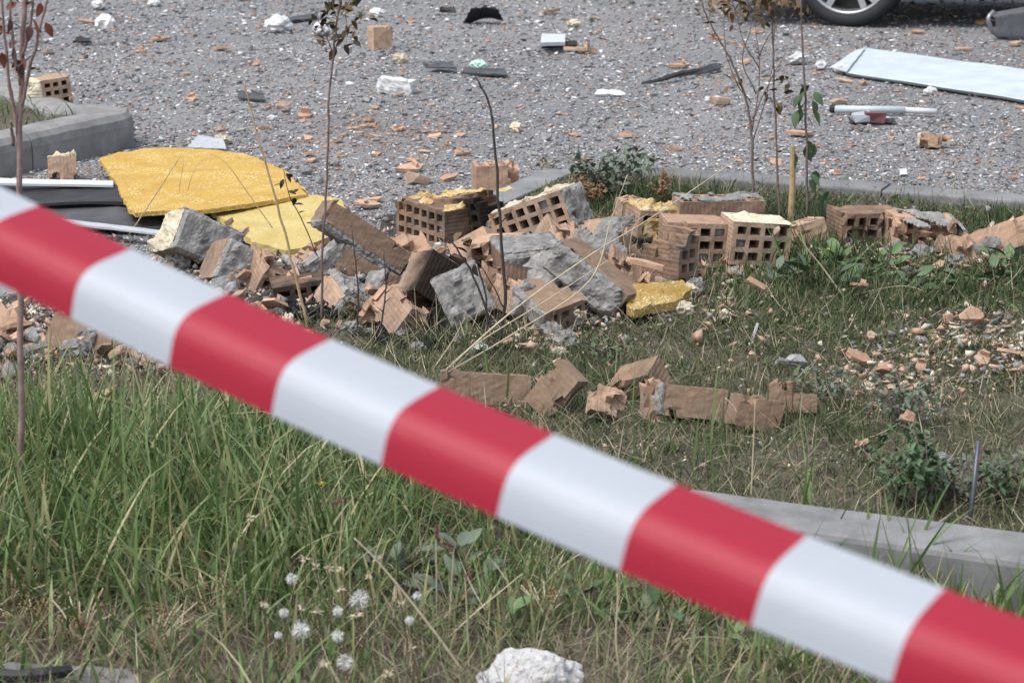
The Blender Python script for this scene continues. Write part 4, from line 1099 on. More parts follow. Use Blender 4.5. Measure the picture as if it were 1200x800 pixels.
sheet_px('black_cloth', (513, 15, .01), (537, 16, .02), (533, 9, .05), (518, 8, .05), 'black', 'small crumpled black scrap left of the black cloth', 'cloth', .006, .04, 12, n=16)
sheet_px('dark_strip', (340, 27, .01), (372, 22, .01), (372, 17, .02), (338, 21, .02), 'bitumen', 'dark strip beside the two-lobed foam chunk', 'strip', .008, .01, 13, group=gs)
sheet_px('dark_strip', (278, 116, .01), (312, 119, .01), (310, 113, .02), (280, 110, .02), 'bitumen', 'dark strip on the left asphalt above the yellow board', 'strip', .008, .008, 14, group=gs)
sheet_px('dark_strip', (85, 52, .01), (108, 52, .01), (104, 45, .03), (90, 44, .04), 'black', 'black scrap below the upright white foam chunk', 'strip', .008, .02, 15, group=gs)
wt = link('white_tray', None, loc=pix(654, 54), label='white tray tilted over a dark layer on the far asphalt', cat='tray')
for nm, cs, th, mt, sd in (('dark_layer', [(634, 58, .01), (676, 55, .01), (676, 50, .03), (640, 50, .03)], .012, 'black', 16), ('tray', [(633, 54, .05), (662, 54, .04), (662, 44, .05), (634, 44, .07)], .02, 'white_plastic', 17)):  # thin black layer lies beneath the tray
    o_ = sheet_px(nm, *cs, mt, None, None, th, .004, sd); o_.parent = wt; o_.location = o_.location - wt.location
sheet_px('pale_scrap', (696, 111, .01), (734, 112, .01), (728, 106, .03), (700, 105, .03), 'white_plastic', 'flat pale plastic scrap on the middle right asphalt', 'scrap', .004, .02, 18)
sheet_px('pale_scrap', (1054, 206, .005), (1064, 206, .005), (1062, 198, .02), (1054, 199, .02), 'white_plastic', 'small white paper scrap on the asphalt near the kerb joint', 'scrap', .002, .01, 19)
scat('mint_foam', [lump_mesh(131, 'mint', .25, 3, (1, .8, .8), 2.)], 561, 80, 20, 'pale mint green foam lump on a clay scrap', 'foam', 'foam chunks on the asphalt')
# white foam block on the asphalt
fb = lump_mesh(140, 'foam_white', .05, 4, (1, .5, .45), 1.2, .05)
def box_lump(seed, dims, mat, rough=.006, bev=.2):
    bm = bmesh.new(); bmesh.ops.create_cube(bm, size=1); bmesh.ops.subdivide_edges(bm, edges=bm.edges, cuts=9, use_grid_fill=True)
    off = Vector((seed, seed * 2, 0))
    for v in bm.verts:
        q = v.co.copy(); l = max(abs(q.x), abs(q.y), abs(q.z)); sph = q.normalized() * .62
        q = q.lerp(sph, bev); q = Vector((q.x * dims[0], q.y * dims[1], q.z * dims[2]))
        v.co = q + q.normalized() * noise.fractal(q * 35 + off, .8, 2, 4) * rough
    me = bpy.data.meshes.new('lump'); bm.to_mesh(me); bm.free(); me.materials.append(M[mat]); return me
link('foam_block', box_lump(3, (.165, .10, .07), 'foam_white', .009), loc=pix(464, 111) + Vector((0, .04, .035)), rot=rot3(-12, 0, -6), label='loaf-shaped white foam block in the middle of the asphalt', cat='foam', group='foam chunks on the asphalt')

# metal bracket (crushed car part) near the right edge
br = link('metal_bracket', None, loc=pix(1185, 46), label='bent silver metal bracket under the car at top right', cat='bracket')
def prt(nm, geo, mat, par, loc=None, rot=None, smooth=False):
    V, Fc = geo; return link(nm, mesh_of(nm, V, Fc, M[mat], smooth=smooth), par, loc, rot)
prt('web_plate', box_geo(-.09, .16, -.01, .0, .0, .16), 'alu', br, Vector((0, 0, .0)), rot3(15, 0, 8))
prt('top_flange', box_geo(-.12, .18, -.06, .04, .15, .162), 'alu', br, Vector((0, 0, .0)), rot3(15, 6, 8))
prt('foot_flange', box_geo(-.05, .2, -.07, .02, .0, .012), 'steel', br, Vector((0, 0, .004)), rot3(15, 0, 0))
prt('end_loop', tube_geo(smooth_path([(-.12, 0, .16), (-.16, -.02, .12), (-.13, -.02, .05), (-.06, 0, .01)]), .014, 8), 'alu', br, Vector((0, 0, 0)), rot3(15, 0, 0), True)

# steel rod standing in the bed by the kerb, white stick
b_ = gpt(1134, 620); t_ = pixd(1147, 516, b_.y + .05)
V, Fc = tube_geo([b_ - Vector((0, 0, .05)) - b_, t_ - b_], [.0046, .0046], 10)
link('steel_rod', mesh_of('steel_rod', V, Fc, M['steel'], smooth=True), loc=b_, label='dark steel rod standing in the bed behind the kerb', cat='rod')
b_ = gpt(878, 407); t_ = pixd(888, 379, b_.y)
bv, bf = box_geo(-.006, .006, -.002, .002, 0, (t_ - b_).length)
link('white_stick', mesh_of('white_stick', bv, bf, M['white_plastic']), loc=b_, rot=(t_ - b_).to_track_quat('Z', 'Y').to_matrix(), label='short white plastic stick standing in the turf', cat='stick')
# bottom left: slab with black piece on it
o = slab('concrete_slab', [pix(-80, 870, .0), pix(190, 850, .0), pix(152, 806, .0), pix(-80, 798, .0)], .035, 'kerb', 'grey concrete slab corner at the bottom left edge', 'slab', 20, .004, 20, .01)
V, Fc = tube_geo([pix(-60, 790, .055), pix(-10, 791, .055), pix(20, 792, .055), pix(50, 790, .055), pix(83, 785, .05)], [.011, .013, .010, .012, .009], 7)
c_ = pix(0, 790, .055)
link('black_rubber_piece', mesh_of('black_rubber_piece', [v - c_ for v in V], Fc, M['black']), loc=c_, label='black rubber piece lying on the slab at bottom left', cat='rubber piece')

# ------------------------------------------------------------------ grass
def blades(name, base, h, w, az, lean, curl, tint, mat, K=5, fold=True, **kw):
    N = len(base); tt = np.linspace(0, 1, K + 1)
    pos = np.zeros((N, K + 1, 3)); pos[:, 0] = base
    hd = np.stack([np.cos(az), np.sin(az)], 1)
    for i in range(K):
        a = lean + curl * (tt[i] + tt[i + 1]) / 2
        st = (h / K)[:, None]
        pos[:, i + 1, :2] = pos[:, i, :2] + hd * (np.sin(a)[:, None] * st)
        pos[:, i + 1, 2] = pos[:, i, 2] + np.cos(a) * st[:, 0]
    tw = az + math.pi / 2 + rng.uniform(-.9, .9, N)
    sd = np.stack([np.cos(tw), np.sin(tw), rng.uniform(-.2, .2, N)], 1)
    prof = np.array([.75, 1, .95, .75, .45, 0])[:K + 1] if K == 5 else np.interp(tt, [0, .3, .7, 1], [.8, 1, .7, 0])
    V = np.zeros((N, 2 * K + 1, 3))
    for i in range(K):
        off = sd * (w * prof[i] / 2)[:, None]
        V[:, 2 * i] = pos[:, i] - off; V[:, 2 * i + 1] = pos[:, i] + off
    V[:, 2 * K] = pos[:, K]
    b = (np.arange(N) * (2 * K + 1))[:, None]
    Q = np.concatenate([b + np.array([[2 * i, 2 * i + 1, 2 * i + 3, 2 * i + 2]]) for i in range(K - 1)])
    T = b + np.array([[2 * K - 2, 2 * K - 1, 2 * K]])
    V = np.maximum(V, np.array([-1e9, -1e9, .002]))
    me = fast_mesh(name, V.reshape(-1, 3), tris=T, quads=Q, mat=mat, attrs={'tint': np.repeat(tint, 2 * K + 1)})
    return link(name, me, kind='stuff', **kw)

for ax0, ay0, ar in ((470, 394, .07), (508, 393, .07), (488, 388, .08), (375, 364, .09), (350, 368, .06)):      # burnt bare ground, and the hollow with its shade-coloured crumbs
    q_ = gpt(ax0, ay0); BLOCK_XY.append((q_.x, q_.y, ar))
BX = np.array(BLOCK_XY)
def free(P, pad=0.0):
    ok = np.ones(len(P), bool)
    for x, y, r in BX: ok &= (P[:, 0] - x) ** 2 + (P[:, 1] - y) ** 2 > (r + pad) ** 2
    return ok
def kerb_free(P):
    d = (P[:, 0] - KA.x) * KN.x + (P[:, 1] - KA.y) * KN.y; s = (P[:, 0] - k0.x) * KD.x + (P[:, 1] - k0.y) * KD.y
    return ~((d > -.012) & (d < .16) & (s > -.02))
def kd(P): return (P[:, 0] - KA.x) * KN.x + (P[:, 1] - KA.y) * KN.y
def ground_scatter(n, x0, x1, y0, y1):
    P = np.zeros((n, 3)); P[:, 0] = rng.uniform(x0, x1, n); P[:, 1] = rng.uniform(y0, y1, n)
    k = in_poly(P[:, 0], P[:, 1]) & kerb_free(P) & (np.abs(P[:, 0]) < .24 * P[:, 1] * 1.06 + .55)
    P = P[k]; P[:, 2] = soil_z(P[:, 0], P[:, 1]); return P

# ---- near lawn
P = ground_scatter(110000, -2.2, 2.2, 2.6, 5.4)
px, py = to_px(P)
line = np.interp(px, [-300, 0, 250, 420, 620, 880, 1200], [468, 470, 478, 500, 545, 600, 640])   # where the long lawn gives way to the bed
tall = np.clip((py - line) / 60, 0, 1)
left = np.clip((520 - px) / 260, 0, 1)
bottom = np.clip((py - 700) / 60, 0, 1)
cl = n2(P[:, 0], P[:, 1], 5, .7) * .5 + n2(P[:, 0], P[:, 1], 13, 1.9) * .5
dens = tall * (.64 + .04 * left + .32 * cl) * (1 - .80 * bottom * (.4 + .6 * left))
k = rng.random(len(P)) < dens
Pk, l, t, b, c = P[k], left[k], tall[k], bottom[k], cl[k]
n = len(Pk)
h = (.080 + .068 * l + .035 * c) * np.clip(rng.lognormal(0, .35, n), .4, 2.2) * (.55 + .45 * t) * (1 - .35 * b)
tint = np.clip(rng.normal(.50, .20, n) - .05 * c, 0, .78); dryk = rng.random(n) < .15; tint[dryk] = rng.uniform(.75, 1, dryk.sum())
w = np.where(rng.random(n) < .25 + .2 * l, rng.uniform(.005, .0088, n), rng.uniform(.0018, .0048, n))
blades('long_grass', Pk, h, w, rng.uniform(0, 6.28, n), rng.uniform(0, .65, n), rng.uniform(0, 1.5, n) ** 1.2, tint, M['grass'], label='long green grass of the near lawn below the tape', cat='grass')
# straw and thatch in the near lawn
k = rng.random(len(P)) < (.26 + .45 * bottom + .35 * (1 - tall) * np.clip((760 - px) / 200, .1, 1) + .1 * np.clip(cl, 0, 1)) * np.clip((py - line + 70) / 60, 0, 1) * np.where((kd(P) > .05) & (px > 640), .22, 1)
Pk = P[k]; n = len(Pk); Pk[:, 2] += rng.uniform(0, .035, n) * rng.random(n)
blades('dry_grass', Pk, rng.uniform(.03, .13, n), rng.uniform(.001, .0026, n), rng.uniform(0, 6.28, n), rng.uniform(.5, 1.5, n), rng.uniform(-.8, .9, n), rng.beta(2, 2.2, n), M['dry'], label='dry straw and thatch lying through the near lawn', cat='grass')
# ---- planting-bed turf
P = ground_scatter(330000, -1.6, 3.2, 3.5, 8.1)
px, py = to_px(P)
line2 = np.interp(px, [-300, 0, 250, 420, 620, 880, 1200], [468, 470, 478, 500, 545, 600, 640])
mz = mound(P[:, 0], P[:, 1])
cl = n2(P[:, 0], P[:, 1], 4, 2.7) * .5 + n2(P[:, 0], P[:, 1], 11, .9) * .5
green = np.clip((px - 830) / 120, 0, 1) * np.clip((390 - py) / 60, 0, 1) + np.clip((262 - py) / 20, 0, 1) * (px > 690)
green = np.clip(green, 0, 1)
dens = np.clip((line2 + 45 - py) / 50, 0, 1) * (.86 + .35 * cl) * np.clip(1 - (mz - .015) * 22, .0, 1)
ok = free(P, -.01)
fn = Vector((-dd.y, dd.x, 0)).normalized(); fk = np.abs((P[:, 0] - c0.x) * fn.x + (P[:, 1] - c0.y) * fn.y)
nearfar = np.clip((fk - .05) / .35, 0, 1)
k = (rng.random(len(P)) < dens * (.35 + .65 * nearfar)) & ok & (fk > .03)
Pk = P[k]; n = len(Pk); g = green[k]; c = cl[k]; nf = nearfar[k]
dist = np.clip(Pk[:, 1] / 5, .8, 1.6)
h = (.026 + .012 * c + .026 * g) * (.45 + .55 * nf) * np.clip(rng.lognormal(0, .42, n), .35, 2.6)
tint = np.clip(rng.beta(1.7, 2.1, n) - .26 * g - .16 * c, 0, 1)
blades('bed_turf', Pk, h, rng.uniform(.0014, .0036, n) * dist, rng.uniform(0, 6.28, n), rng.uniform(.1, 1.15, n), rng.uniform(-.3, 1.1, n), tint, M['bedgrass'], K=3, label='short half-dry turf of the planting bed around the bricks', cat='grass')
k = (rng.random(len(P)) < dens * .10) & ok
Pk = P[k]; n = len(Pk); Pk[:, 2] += rng.uniform(0, .025, n)
blades('bed_thatch', Pk, rng.uniform(.03, .11, n), rng.uniform(.0011, .0022, n), rng.uniform(0, 6.28, n), rng.uniform(.7, 1.55, n), rng.uniform(-.8, .8, n), rng.beta(2.4, 2, n), M['dry'], K=4, label='dry grass thatch lying across the planting bed', cat='grass')
# ---- low leafy ground cover in the bed
Pw = ground_scatter(60000, -.3, 3.0, 4.2, 8.1); pw, qw = to_px(Pw)
cw = n2(Pw[:, 0], Pw[:, 1], 6, 5.) + .6 * n2(Pw[:, 0], Pw[:, 1], 15, 2.)
kw_ = free(Pw, -.01) & (rng.random(len(Pw)) < .5 * np.clip(cw + .1, 0, 1) * (np.clip((pw - 820) / 80, 0, 1) * (.25 + .75 * np.exp(-((qw - 325) / 38) ** 2) + .45 * np.exp(-((qw - 560) / 50) ** 2)) + .25 * np.exp(-((qw - 420) / 30) ** 2)))
Pw = Pw[kw_]; n = len(Pw)
blades('ground_cover', Pw, rng.uniform(.018, .05, n), rng.uniform(.007, .015, n), rng.uniform(0, 6.28, n), rng.uniform(.3, 1.2, n), rng.uniform(.0, 1.0, n), np.clip(rng.normal(.34, .13, n), 0, .7), M['grass'], K=4, label='low leafy green weeds spreading through the right turf', cat='weeds')
# ---- left bed weeds
P = np.zeros((9000, 3)); P[:, 0] = rng.uniform(-4.2, -1.3, 9000); P[:, 1] = rng.uniform(5.3, 10, 9000)
P = P[in_poly(P[:, 0], P[:, 1], LBX, LBY)]; P[:, 2] = .105; n = len(P)
blades('left_bed_weeds', P, rng.uniform(.03, .10, n), rng.uniform(.003, .008, n), rng.uniform(0, 6.28, n), rng.uniform(.1, .9, n), rng.uniform(0, 1.2, n), np.clip(rng.normal(.3, .18, n), 0, 1), M['grass'], K=3, label='low green weeds inside the raised kerb at left', cat='weeds')

def tuft(name, pxs, n, hr, wr, label, lean=.5, curl=1.2, spread=.04, tint=(.35, .6), mat='grass', cat='grass tuft', group='tall grass tufts'):
    p = gpt(*pxs); b = np.tile(np.array(p), (n, 1)); b[:, :2] += rng.normal(0, spread, (n, 2)) ; b -= np.array(p)
    me_o = blades('blades', b, rng.uniform(*hr, n), rng.uniform(*wr, n), rng.uniform(0, 6.28, n), rng.uniform(0, lean, n), rng.uniform(0, curl, n), rng.uniform(*tint, n), M[mat])
    root = link(name, None, loc=p, label=label, cat=cat, group=group); me_o.parent = root; me_o.name = 'blades'
    return root
tuft('grass_tuft', (70, 560), 30, (.16, .34), (.005, .009), 'tall green grass tuft beside the red-leaved sapling', .35, .7, .05)
tuft('grass_tuft', (130, 600), 26, (.16, .30), (.005, .009), 'broad green grass tuft right of the red-leaved sapling', .4, .8, .07)
tuft('grass_tuft', (1045, 712), 15, (.14, .27), (.006, .010), 'tall arching grass tuft in front of the pale kerb', .7, 1.3, .04)
tuft('grass_tuft', (950, 650), 9, (.15, .28), (.004, .008), 'grass tuft at the kerb just above the tape', .35, .5, .03)
tuft('grass_tuft', (1120, 735), 16, (.08, .2), (.004, .008), 'low grass tuft against the kerb face at right', .5, .9, .07)
tuft('grass_tuft', (1190, 745), 18, (.08, .2), (.004, .008), 'grass tuft against the kerb at the right edge', .5, .9, .06)
tuft('grass_tuft', (1160, 742), 24, (.06, .16), (.003, .007), 'grass against the kerb face between the two tufts at right', .5, .9, .08)
tuft('grass_tuft', (1010, 690), 14, (.08, .18), (.003, .007), 'grass at the kerb foot left of the arching tuft', .5, .9, .05)
tuft('grass_tuft', (810, 560), 10, (.10, .2), (.003, .006), 'thin green grass tuft rising beyond the tape', .3, .5, .06)
tuft('grass_tuft', (590, 462), 6, (.10, .2), (.003, .006), 'few green blades before the leftmost row block', .4, .6, .04)
tuft('grass_tuft', (720, 480), 6, (.10, .18), (.003, .006), 'few green blades before the broken row block', .5, .6, .05)
tuft('grass_tuft', (1105, 250), 22, (.05, .14), (.004, .007), 'green grass tuft along the far kerb at right', .6, 1., .10)
tuft('grass_tuft', (1180, 256), 22, (.05, .14), (.004, .007), 'green grass tuft along the far kerb at the right edge', .6, 1., .08)
for x_, y_, n_, lb_ in ((566, 398, 34, 'dry straw tangle at the foot of the dark twig'), (606, 404, 30, 'dry straw tangle right of the dark twig'), (700, 300, 30, 'dry straw tangle below the pale hollow block'), (500, 398, 26, 'dry straw tangle beside the black ash'), (640, 385, 26, 'dry straw tangle before the upright mortar lump')):
    tuft('straw_clump', (x_, y_), n_, (.06, .17), (.0014, .0026), lb_, .9, 1.2, .05, (.45, 1), 'dry', 'straw', 'dry straw tangles in the pile')
tuft('straw_clump', (746, 334), 40, (.06, .16), (.0015, .003), 'clump of pale dry straw left of the upright hollow block', .8, 1.2, .035, (.6, 1), 'dry', 'straw', None)
tuft('grass_tuft', (930, 330), 30, (.08, .2), (.003, .006), 'rank green grass below the right hollow block', .7, 1., .10)

# ------------------------------------------------------------------ saplings, weeds, stems
def leaf_mesh(name, mat, L=.05, W=.026, bend=.25, pointed=1.0):
    V, Fc = [], []
    for i in range(6):
        t = i / 5; w = W / 2 * math.sin(math.pi * min(1, t ** .8 * .97 + .02)) ** pointed
        z = -bend * L * t * t
        V += [Vector((-w, L * t, z + w * .25)), Vector((0, L * t, z)), Vector((w, L * t, z + w * .25))]
    for i in range(5):
        for k in (0, 1): Fc.append((i * 3 + k, i * 3 + k + 1, i * 3 + k + 4, i * 3 + k + 3))
    return mesh_of(name, V, Fc, M[mat], smooth=True)
LEAF = {m: leaf_mesh('leaf', m) for m in ('leaf_red', 'leaf_maroon', 'leaf_olive', 'leaf_brown', 'leaf_green', 'leaf_weed', 'leaf_grey', 'leaf_dark')}
def put_leaf(par, p, s, mat, rz=None, rx=None):
    o = bpy.data.objects.new('leaf', LEAF[mat]); COL.objects.link(o); o.parent = par
    o.location = p; o.scale = (s, s, s)
    o.rotation_euler = (rnd.uniform(-1.3, .9) if rx is None else rx, rnd.uniform(-.6, .6), rnd.uniform(0, 6.28) if rz is None else rz)
    return o
def stem(par, base_off, pts, r0, r1, mat, name='stem', n=6, wob=.002):
    P3 = smooth_path(pts, 5)
    P3 = [p + Vector((rnd.uniform(-wob, wob), rnd.uniform(-wob, wob), 0)) if 0 < i < len(P3) - 1 else p for i, p in enumerate(P3)]
    rr = [r0 + (r1 - r0) * i / (len(P3) - 1) for i in range(len(P3))]
    V, Fc = tube_geo([p - base_off for p in P3], rr, n)
    link(name, mesh_of(name, V, Fc, M[mat], smooth=True), par); return P3
def plant(name, pxs, label, cat, group=None):
    return link(name, None, loc=gpt(*pxs), label=label, cat=cat, group=group)
def img_stem(par, pts, r0, r1, mat, name='stem', y0=None, dys=None, n=6):
    """stem through photo points; its depth starts at the plant's base and drifts by dys"""
    Y = par.location.y if y0 is None else y0
    Q = [pixd(x, y, Y + (dys[i] if dys else 0)) for i, (x, y) in enumerate(pts)]
    return stem(par, par.location, Q, r0, r1, mat, name, n)

# red-leaved sapling at left
s = plant('sapling', (22, 602), 'slim sapling with red leaves at the left edge', 'sapling', 'young saplings')
img_stem(s, [(22, 606), (25, 500), (24, 380), (22, 250), (24, 120), (28, 20), (30, -90)], .0068, .0042, 'bark_red', 'trunk', n=9)
br_ = []
for pts in ([(22, 165), (8, 70), (2, 0), (0, -60)], [(24, 130), (40, 60), (52, 15), (62, -40)], [(24, 100), (14, 40), (12, -40)], [(15, 170), (14, 150), (13, 142)], [(26, 70), (36, 20), (40, -50)]):
    br_ += img_stem(s, pts, .0035, .0016, 'bark_red', 'branch', dys=[0, -.02, -.04, -.05][:len(pts)])
for i in range(44):
    p = pixd(rnd.gauss(24, 18), rnd.uniform(-30, 80), s.location.y)
    put_leaf(s, p - s.location + Vector((rnd.uniform(-.02, .02), rnd.uniform(-.03, .02), rnd.uniform(-.01, .01))), rnd.uniform(.32, .6), rnd.choice(('leaf_red', 'leaf_maroon', 'leaf_red')))
for (x, y, m_) in [(53, 27, 'leaf_red'), (38, 22, 'leaf_red'), (18, 55, 'leaf_maroon'), (35, 30, 'leaf_maroon'), (2, 62, 'leaf_red'), (12, 22, 'leaf_maroon'), (48, 4, 'leaf_red'), (26, 75, 'leaf_maroon'), (8, 100, 'leaf_red')]:
    put_leaf(s, pixd(x, y, s.location.y - .03) - s.location, .58, m_, rx=-1.2)
# sapling with olive top
s = plant('sapling', (377, 378), 'thin sapling with an olive brown tuft of leaves above the pile', 'sapling', 'young saplings')
img_stem(s, [(377, 384), (378, 290), (384, 190), (386, 110), (392, 50), (398, 5), (402, -40)], .0038, .0022, 'bark', 'trunk')
bb = img_stem(s, [(390, 62), (378, 35), (372, 20)], .002, .001, 'bark', 'branch') + img_stem(s, [(392, 50), (412, 28), (428, 8)], .002, .001, 'bark', 'branch') + img_stem(s, [(396, 25), (390, 8), (388, -20)], .002, .001, 'bark', 'branch') + img_stem(s, [(397, 12), (410, 0), (418, -20)], .002, .001, 'bark', 'branch')
for i in range(100):
    p = rnd.choice(bb); put_leaf(s, p - s.location + Vector((rnd.uniform(-.03, .03), rnd.uniform(-.03, .03), rnd.uniform(-.02, .02))), rnd.uniform(.35, .65), rnd.choice(('leaf_olive', 'leaf_olive', 'leaf_brown', 'leaf_dark')))
# leaning bare stem with dark leaves
s = plant('sapling', (362, 384), 'leaning bare stem with few dark leaves before the pale board', 'sapling', 'young saplings')
img_stem(s, [(362, 390), (345, 320), (325, 240), (305, 170), (292, 122), (286, 96)], .0042, .0015, 'stake', 'stem')
bb = img_stem(s, [(372, 300), (352, 255), (338, 225), (332, 198)], .0016, .0010, 'twig_dark', 'branch', dys=[0, .0, .0, 0])
for (x, y) in [(335, 203), (342, 208), (330, 216), (348, 214), (338, 224), (352, 221), (346, 232), (356, 240), (350, 250), (366, 262), (333, 210), (345, 226)]:
    put_leaf(s, pixd(x, y, s.location.y - .01) - s.location, rnd.uniform(.35, .55), 'leaf_dark')
# dark twig in the middle of the pile
s = plant('sapling', (588, 404), 'dark bare twig rising from the middle of the pile', 'twig', 'young saplings')
img_stem(s, [(586, 408), (592, 340), (585, 250), (580, 170), (572, 120), (558, 92)], .0050, .0024, 'twig_dark', 'trunk')
img_stem(s, [(590, 360), (575, 330), (560, 305)], .002, .001, 'twig_dark', 'branch'); img_stem(s, [(586, 262), (594, 254), (600, 246)], .002, .0008, 'twig_dark', 'branch')
for pts in ([(580, 400), (560, 335), (535, 290), (522, 275)], [(573, 400), (568, 340), (556, 300)]):
    bb = img_stem(s, pts, .0034, .0016, 'twig_dark', 'branch', dys=[-.05] * 4)
for (x, y, m_) in [(545, 280, 'leaf_olive'), (550, 289, 'leaf_brown'), (540, 272, 'leaf_olive'), (548, 297, 'leaf_dark'), (560, 300, 'leaf_dark'), (555, 310, 'leaf_olive')]:
    put_leaf(s, pixd(x, y, s.location.y - .05) - s.location, rnd.uniform(.7, 1.0), m_)
# two thin twigs left of it
for (bx, by, tx, ty, lab) in ((418, 398, 412, 268, 'thin dark twig with buds before the bonded chunk'), (445, 396, 450, 292, 'second thin dark twig before the bonded chunk, right of the first')):
    s = plant('twig', (bx, by), lab, 'twig', 'thin dark twigs')
    q = img_stem(s, [(bx, by + 3), ((bx + tx) / 2 + 4, (by + ty) / 2), (tx, ty)], .003, .0012, 'twig_dark', 'stem')
    for k_ in range(5):
        p = q[3 + k_ % (len(q) - 3)]; V, Fc = tube_geo([p - s.location, p - s.location + Vector((rnd.choice((-1, 1)) * .016, 0, .014))], [.0018, .0007], 5); link('bud_twig', mesh_of('bud_twig', V, Fc, M['twig_dark']), s)
s = plant('twig', (452, 388), 'dark burnt stick lying across the turf before the pile', 'twig', 'thin dark twigs')
img_stem(s, [(398, 390), (425, 389), (455, 384)], .004, .0025, 'twig_dark', 'stem')
# right-hand saplings
s = plant('sapling', (883, 262), 'multi-branched bare sapling behind the right hollow block', 'sapling', 'young saplings')
img_stem(s, [(883, 268), (882, 200), (880, 150), (872, 110), (856, 70), (838, 38), (825, 12), (820, -20)], .0055, .0018, 'bark', 'trunk')
bb = []
for pts in ([(881, 155), (890, 90), (886, 40), (882, -20)], [(881, 170), (893, 130), (905, 80), (908, 20), (905, -30)], [(880, 120), (862, 95), (850, 60), (848, 20)], [(890, 80), (872, 50), (862, 10)], [(886, 110), (870, 70), (880, 30), (872, -20)], [(888, 70), (900, 45), (918, 20)], [(882, 140), (900, 100), (922, 60)]):
    bb += img_stem(s, pts, .0024, .0008, 'bark', 'branch')
for i in range(170):
    x, y = rnd.gauss(882, 30), rnd.gauss(0, 13)
    put_leaf(s, pixd(x, y, s.location.y + rnd.uniform(-.12, .12)) - s.location, rnd.uniform(.4, .75), rnd.choice(('leaf_brown', 'leaf_olive', 'leaf_brown')))
for (x, y) in [(825, 28), (830, 40), (858, 95), (862, 100), (868, 92), (860, 88), (852, 102)]:
    put_leaf(s, pixd(x, y, s.location.y) - s.location, rnd.uniform(.5, .8), 'leaf_brown')
s = plant('sapling', (914, 262), 'straight bare sapling with brown mid leaves left of the stake', 'sapling', 'young saplings')
bb = img_stem(s, [(914, 268), (911, 190), (908, 120), (906, 60), (905, 0), (904, -40)], .0042, .002, 'bark', 'trunk')
for i in range(26):
    put_leaf(s, pixd(rnd.gauss(911, 8), rnd.gauss(105, 14), s.location.y) - s.location, rnd.uniform(.4, .75), rnd.choice(('leaf_brown', 'leaf_olive')))
for i in range(24):
    put_leaf(s, pixd(rnd.gauss(912, 16), rnd.gauss(6, 12), s.location.y) - s.location, rnd.uniform(.4, .75), rnd.choice(('leaf_brown', 'leaf_olive')))
s = plant('sapling', (946, 268), 'sapling with green leaves right of the cut stake', 'sapling', 'young saplings')
img_stem(s, [(945, 272), (946, 200), (944, 130), (941, 60), (938, 0), (936, -30)], .0048, .002, 'bark', 'trunk')
for (x, y) in [(936, 112), (944, 106), (952, 118), (940, 128), (934, 130), (952, 128), (938, 98), (954, 108), (946, 138), (948, 165), (954, 168), (944, 172), (950, 204), (956, 200), (948, 210), (936, 186), (932, 180), (962, 228), (972, 224), (966, 234), (946, 118), (935, 120), (948, 100), (960, 232)]:
    put_leaf(s, pixd(x, y, s.location.y + rnd.uniform(-.02, .02)) - s.location, rnd.uniform(.8, 1.15), 'leaf_green', rx=rnd.uniform(-1.4, -.6))
b_ = gpt(926, 268); t_ = pixd(929, 171, b_.y)
V, Fc = tube_geo([Vector((0, 0, -.03)), (t_ - b_) * .5 + Vector((.003, 0, 0)), t_ - b_], [.0105, .0095, .0085], 9)
link('wooden_stake', mesh_of('wooden_stake', V, Fc, M['stake']), loc=b_, label='tan wooden stake cut off between the right saplings', cat='stake')

# dry stalks
gst = 'long dry grass stalks'
def stalk(pts, base, r, label, mat='straw', dys=None):
    s_ = plant('dry_stalk', base, label, 'dry stalk', gst)
    Y = s_.location.y; Q = [pixd(x, y, Y + (dys[i] if dys else 0)) for i, (x, y) in enumerate(pts)]
    P3 = smooth_path(Q, 6); rr = [r * (1 - .6 * i / (len(P3) - 1)) for i in range(len(P3))]
    V, Fc = tube_geo([p - s_.location for p in P3], rr, 5)
    link('stem', mesh_of('stem', V, Fc, M[mat], smooth=True), s_)
    return s_
stalk([(514, 441), (600, 365), (690, 300), (765, 254), (868, 184)], (514, 441), .0026, 'longest pale dry stalk slanting up right across the pile', dys=[0, .1, .3, .5, .8])
stalk([(516, 441), (600, 392), (690, 330), (716, 258), (735, 205)], (516, 441), .0024, 'dry stalk bending upward in front of the mortared block', dys=[0, .1, .25, .3, .3])
stalk([(520, 438), (560, 402), (640, 352), (720, 300)], (518, 440), .0022, 'middle dry stalk of the fan below the pile', dys=[0, .1, .25, .4])
stalk([(505, 436), (530, 400), (545, 372)], (505, 436), .002, 'short dry stalk left of the fan')
stalk([(660, 345), (662, 300), (665, 276)], (660, 350), .002, 'upright dry stalk before the smashed block')
stalk([(742, 325), (738, 290), (745, 262), (760, 250)], (742, 330), .002, 'curled dry stalk before the upright block')
stalk([(748, 325), (735, 300), (728, 262)], (748, 332), .002, 'dry stalk with a bent tip left of the upright block')
stalk([(150, 277), (180, 232), (207, 190), (214, 184)], (150, 280), .0022, 'dry stalk arching over the left of the golden board', 'stake')
stalk([(207, 252), (211, 215), (216, 187)], (207, 256), .0018, 'thin dry stalk rising before the middle of the golden board', 'stake')
stalk([(216, 250), (222, 215), (232, 193), (248, 181)], (216, 254), .0018, 'curved thin stalk before the golden board, left of the crossing one', 'stake')
stalk([(330, 282), (300, 240), (268, 195), (250, 181)], (332, 286), .0022, 'dry stalk crossing down right before the pale board', 'stake')
stalk([(555, 805), (520, 755), (478, 700), (440, 655), (415, 630)], (555, 803), .0028, 'thick dry stalk slanting at the bottom centre')
stalk([(520, 752), (560, 715), (590, 690), (612, 672)], (522, 755), .002, 'thin curved dry stalk right of the seed heads')
stalk([(728, 800), (722, 750), (724, 700), (723, 672)], (728, 800), .0022, 'upright dry stalk under the tape right of the plaster chunk')
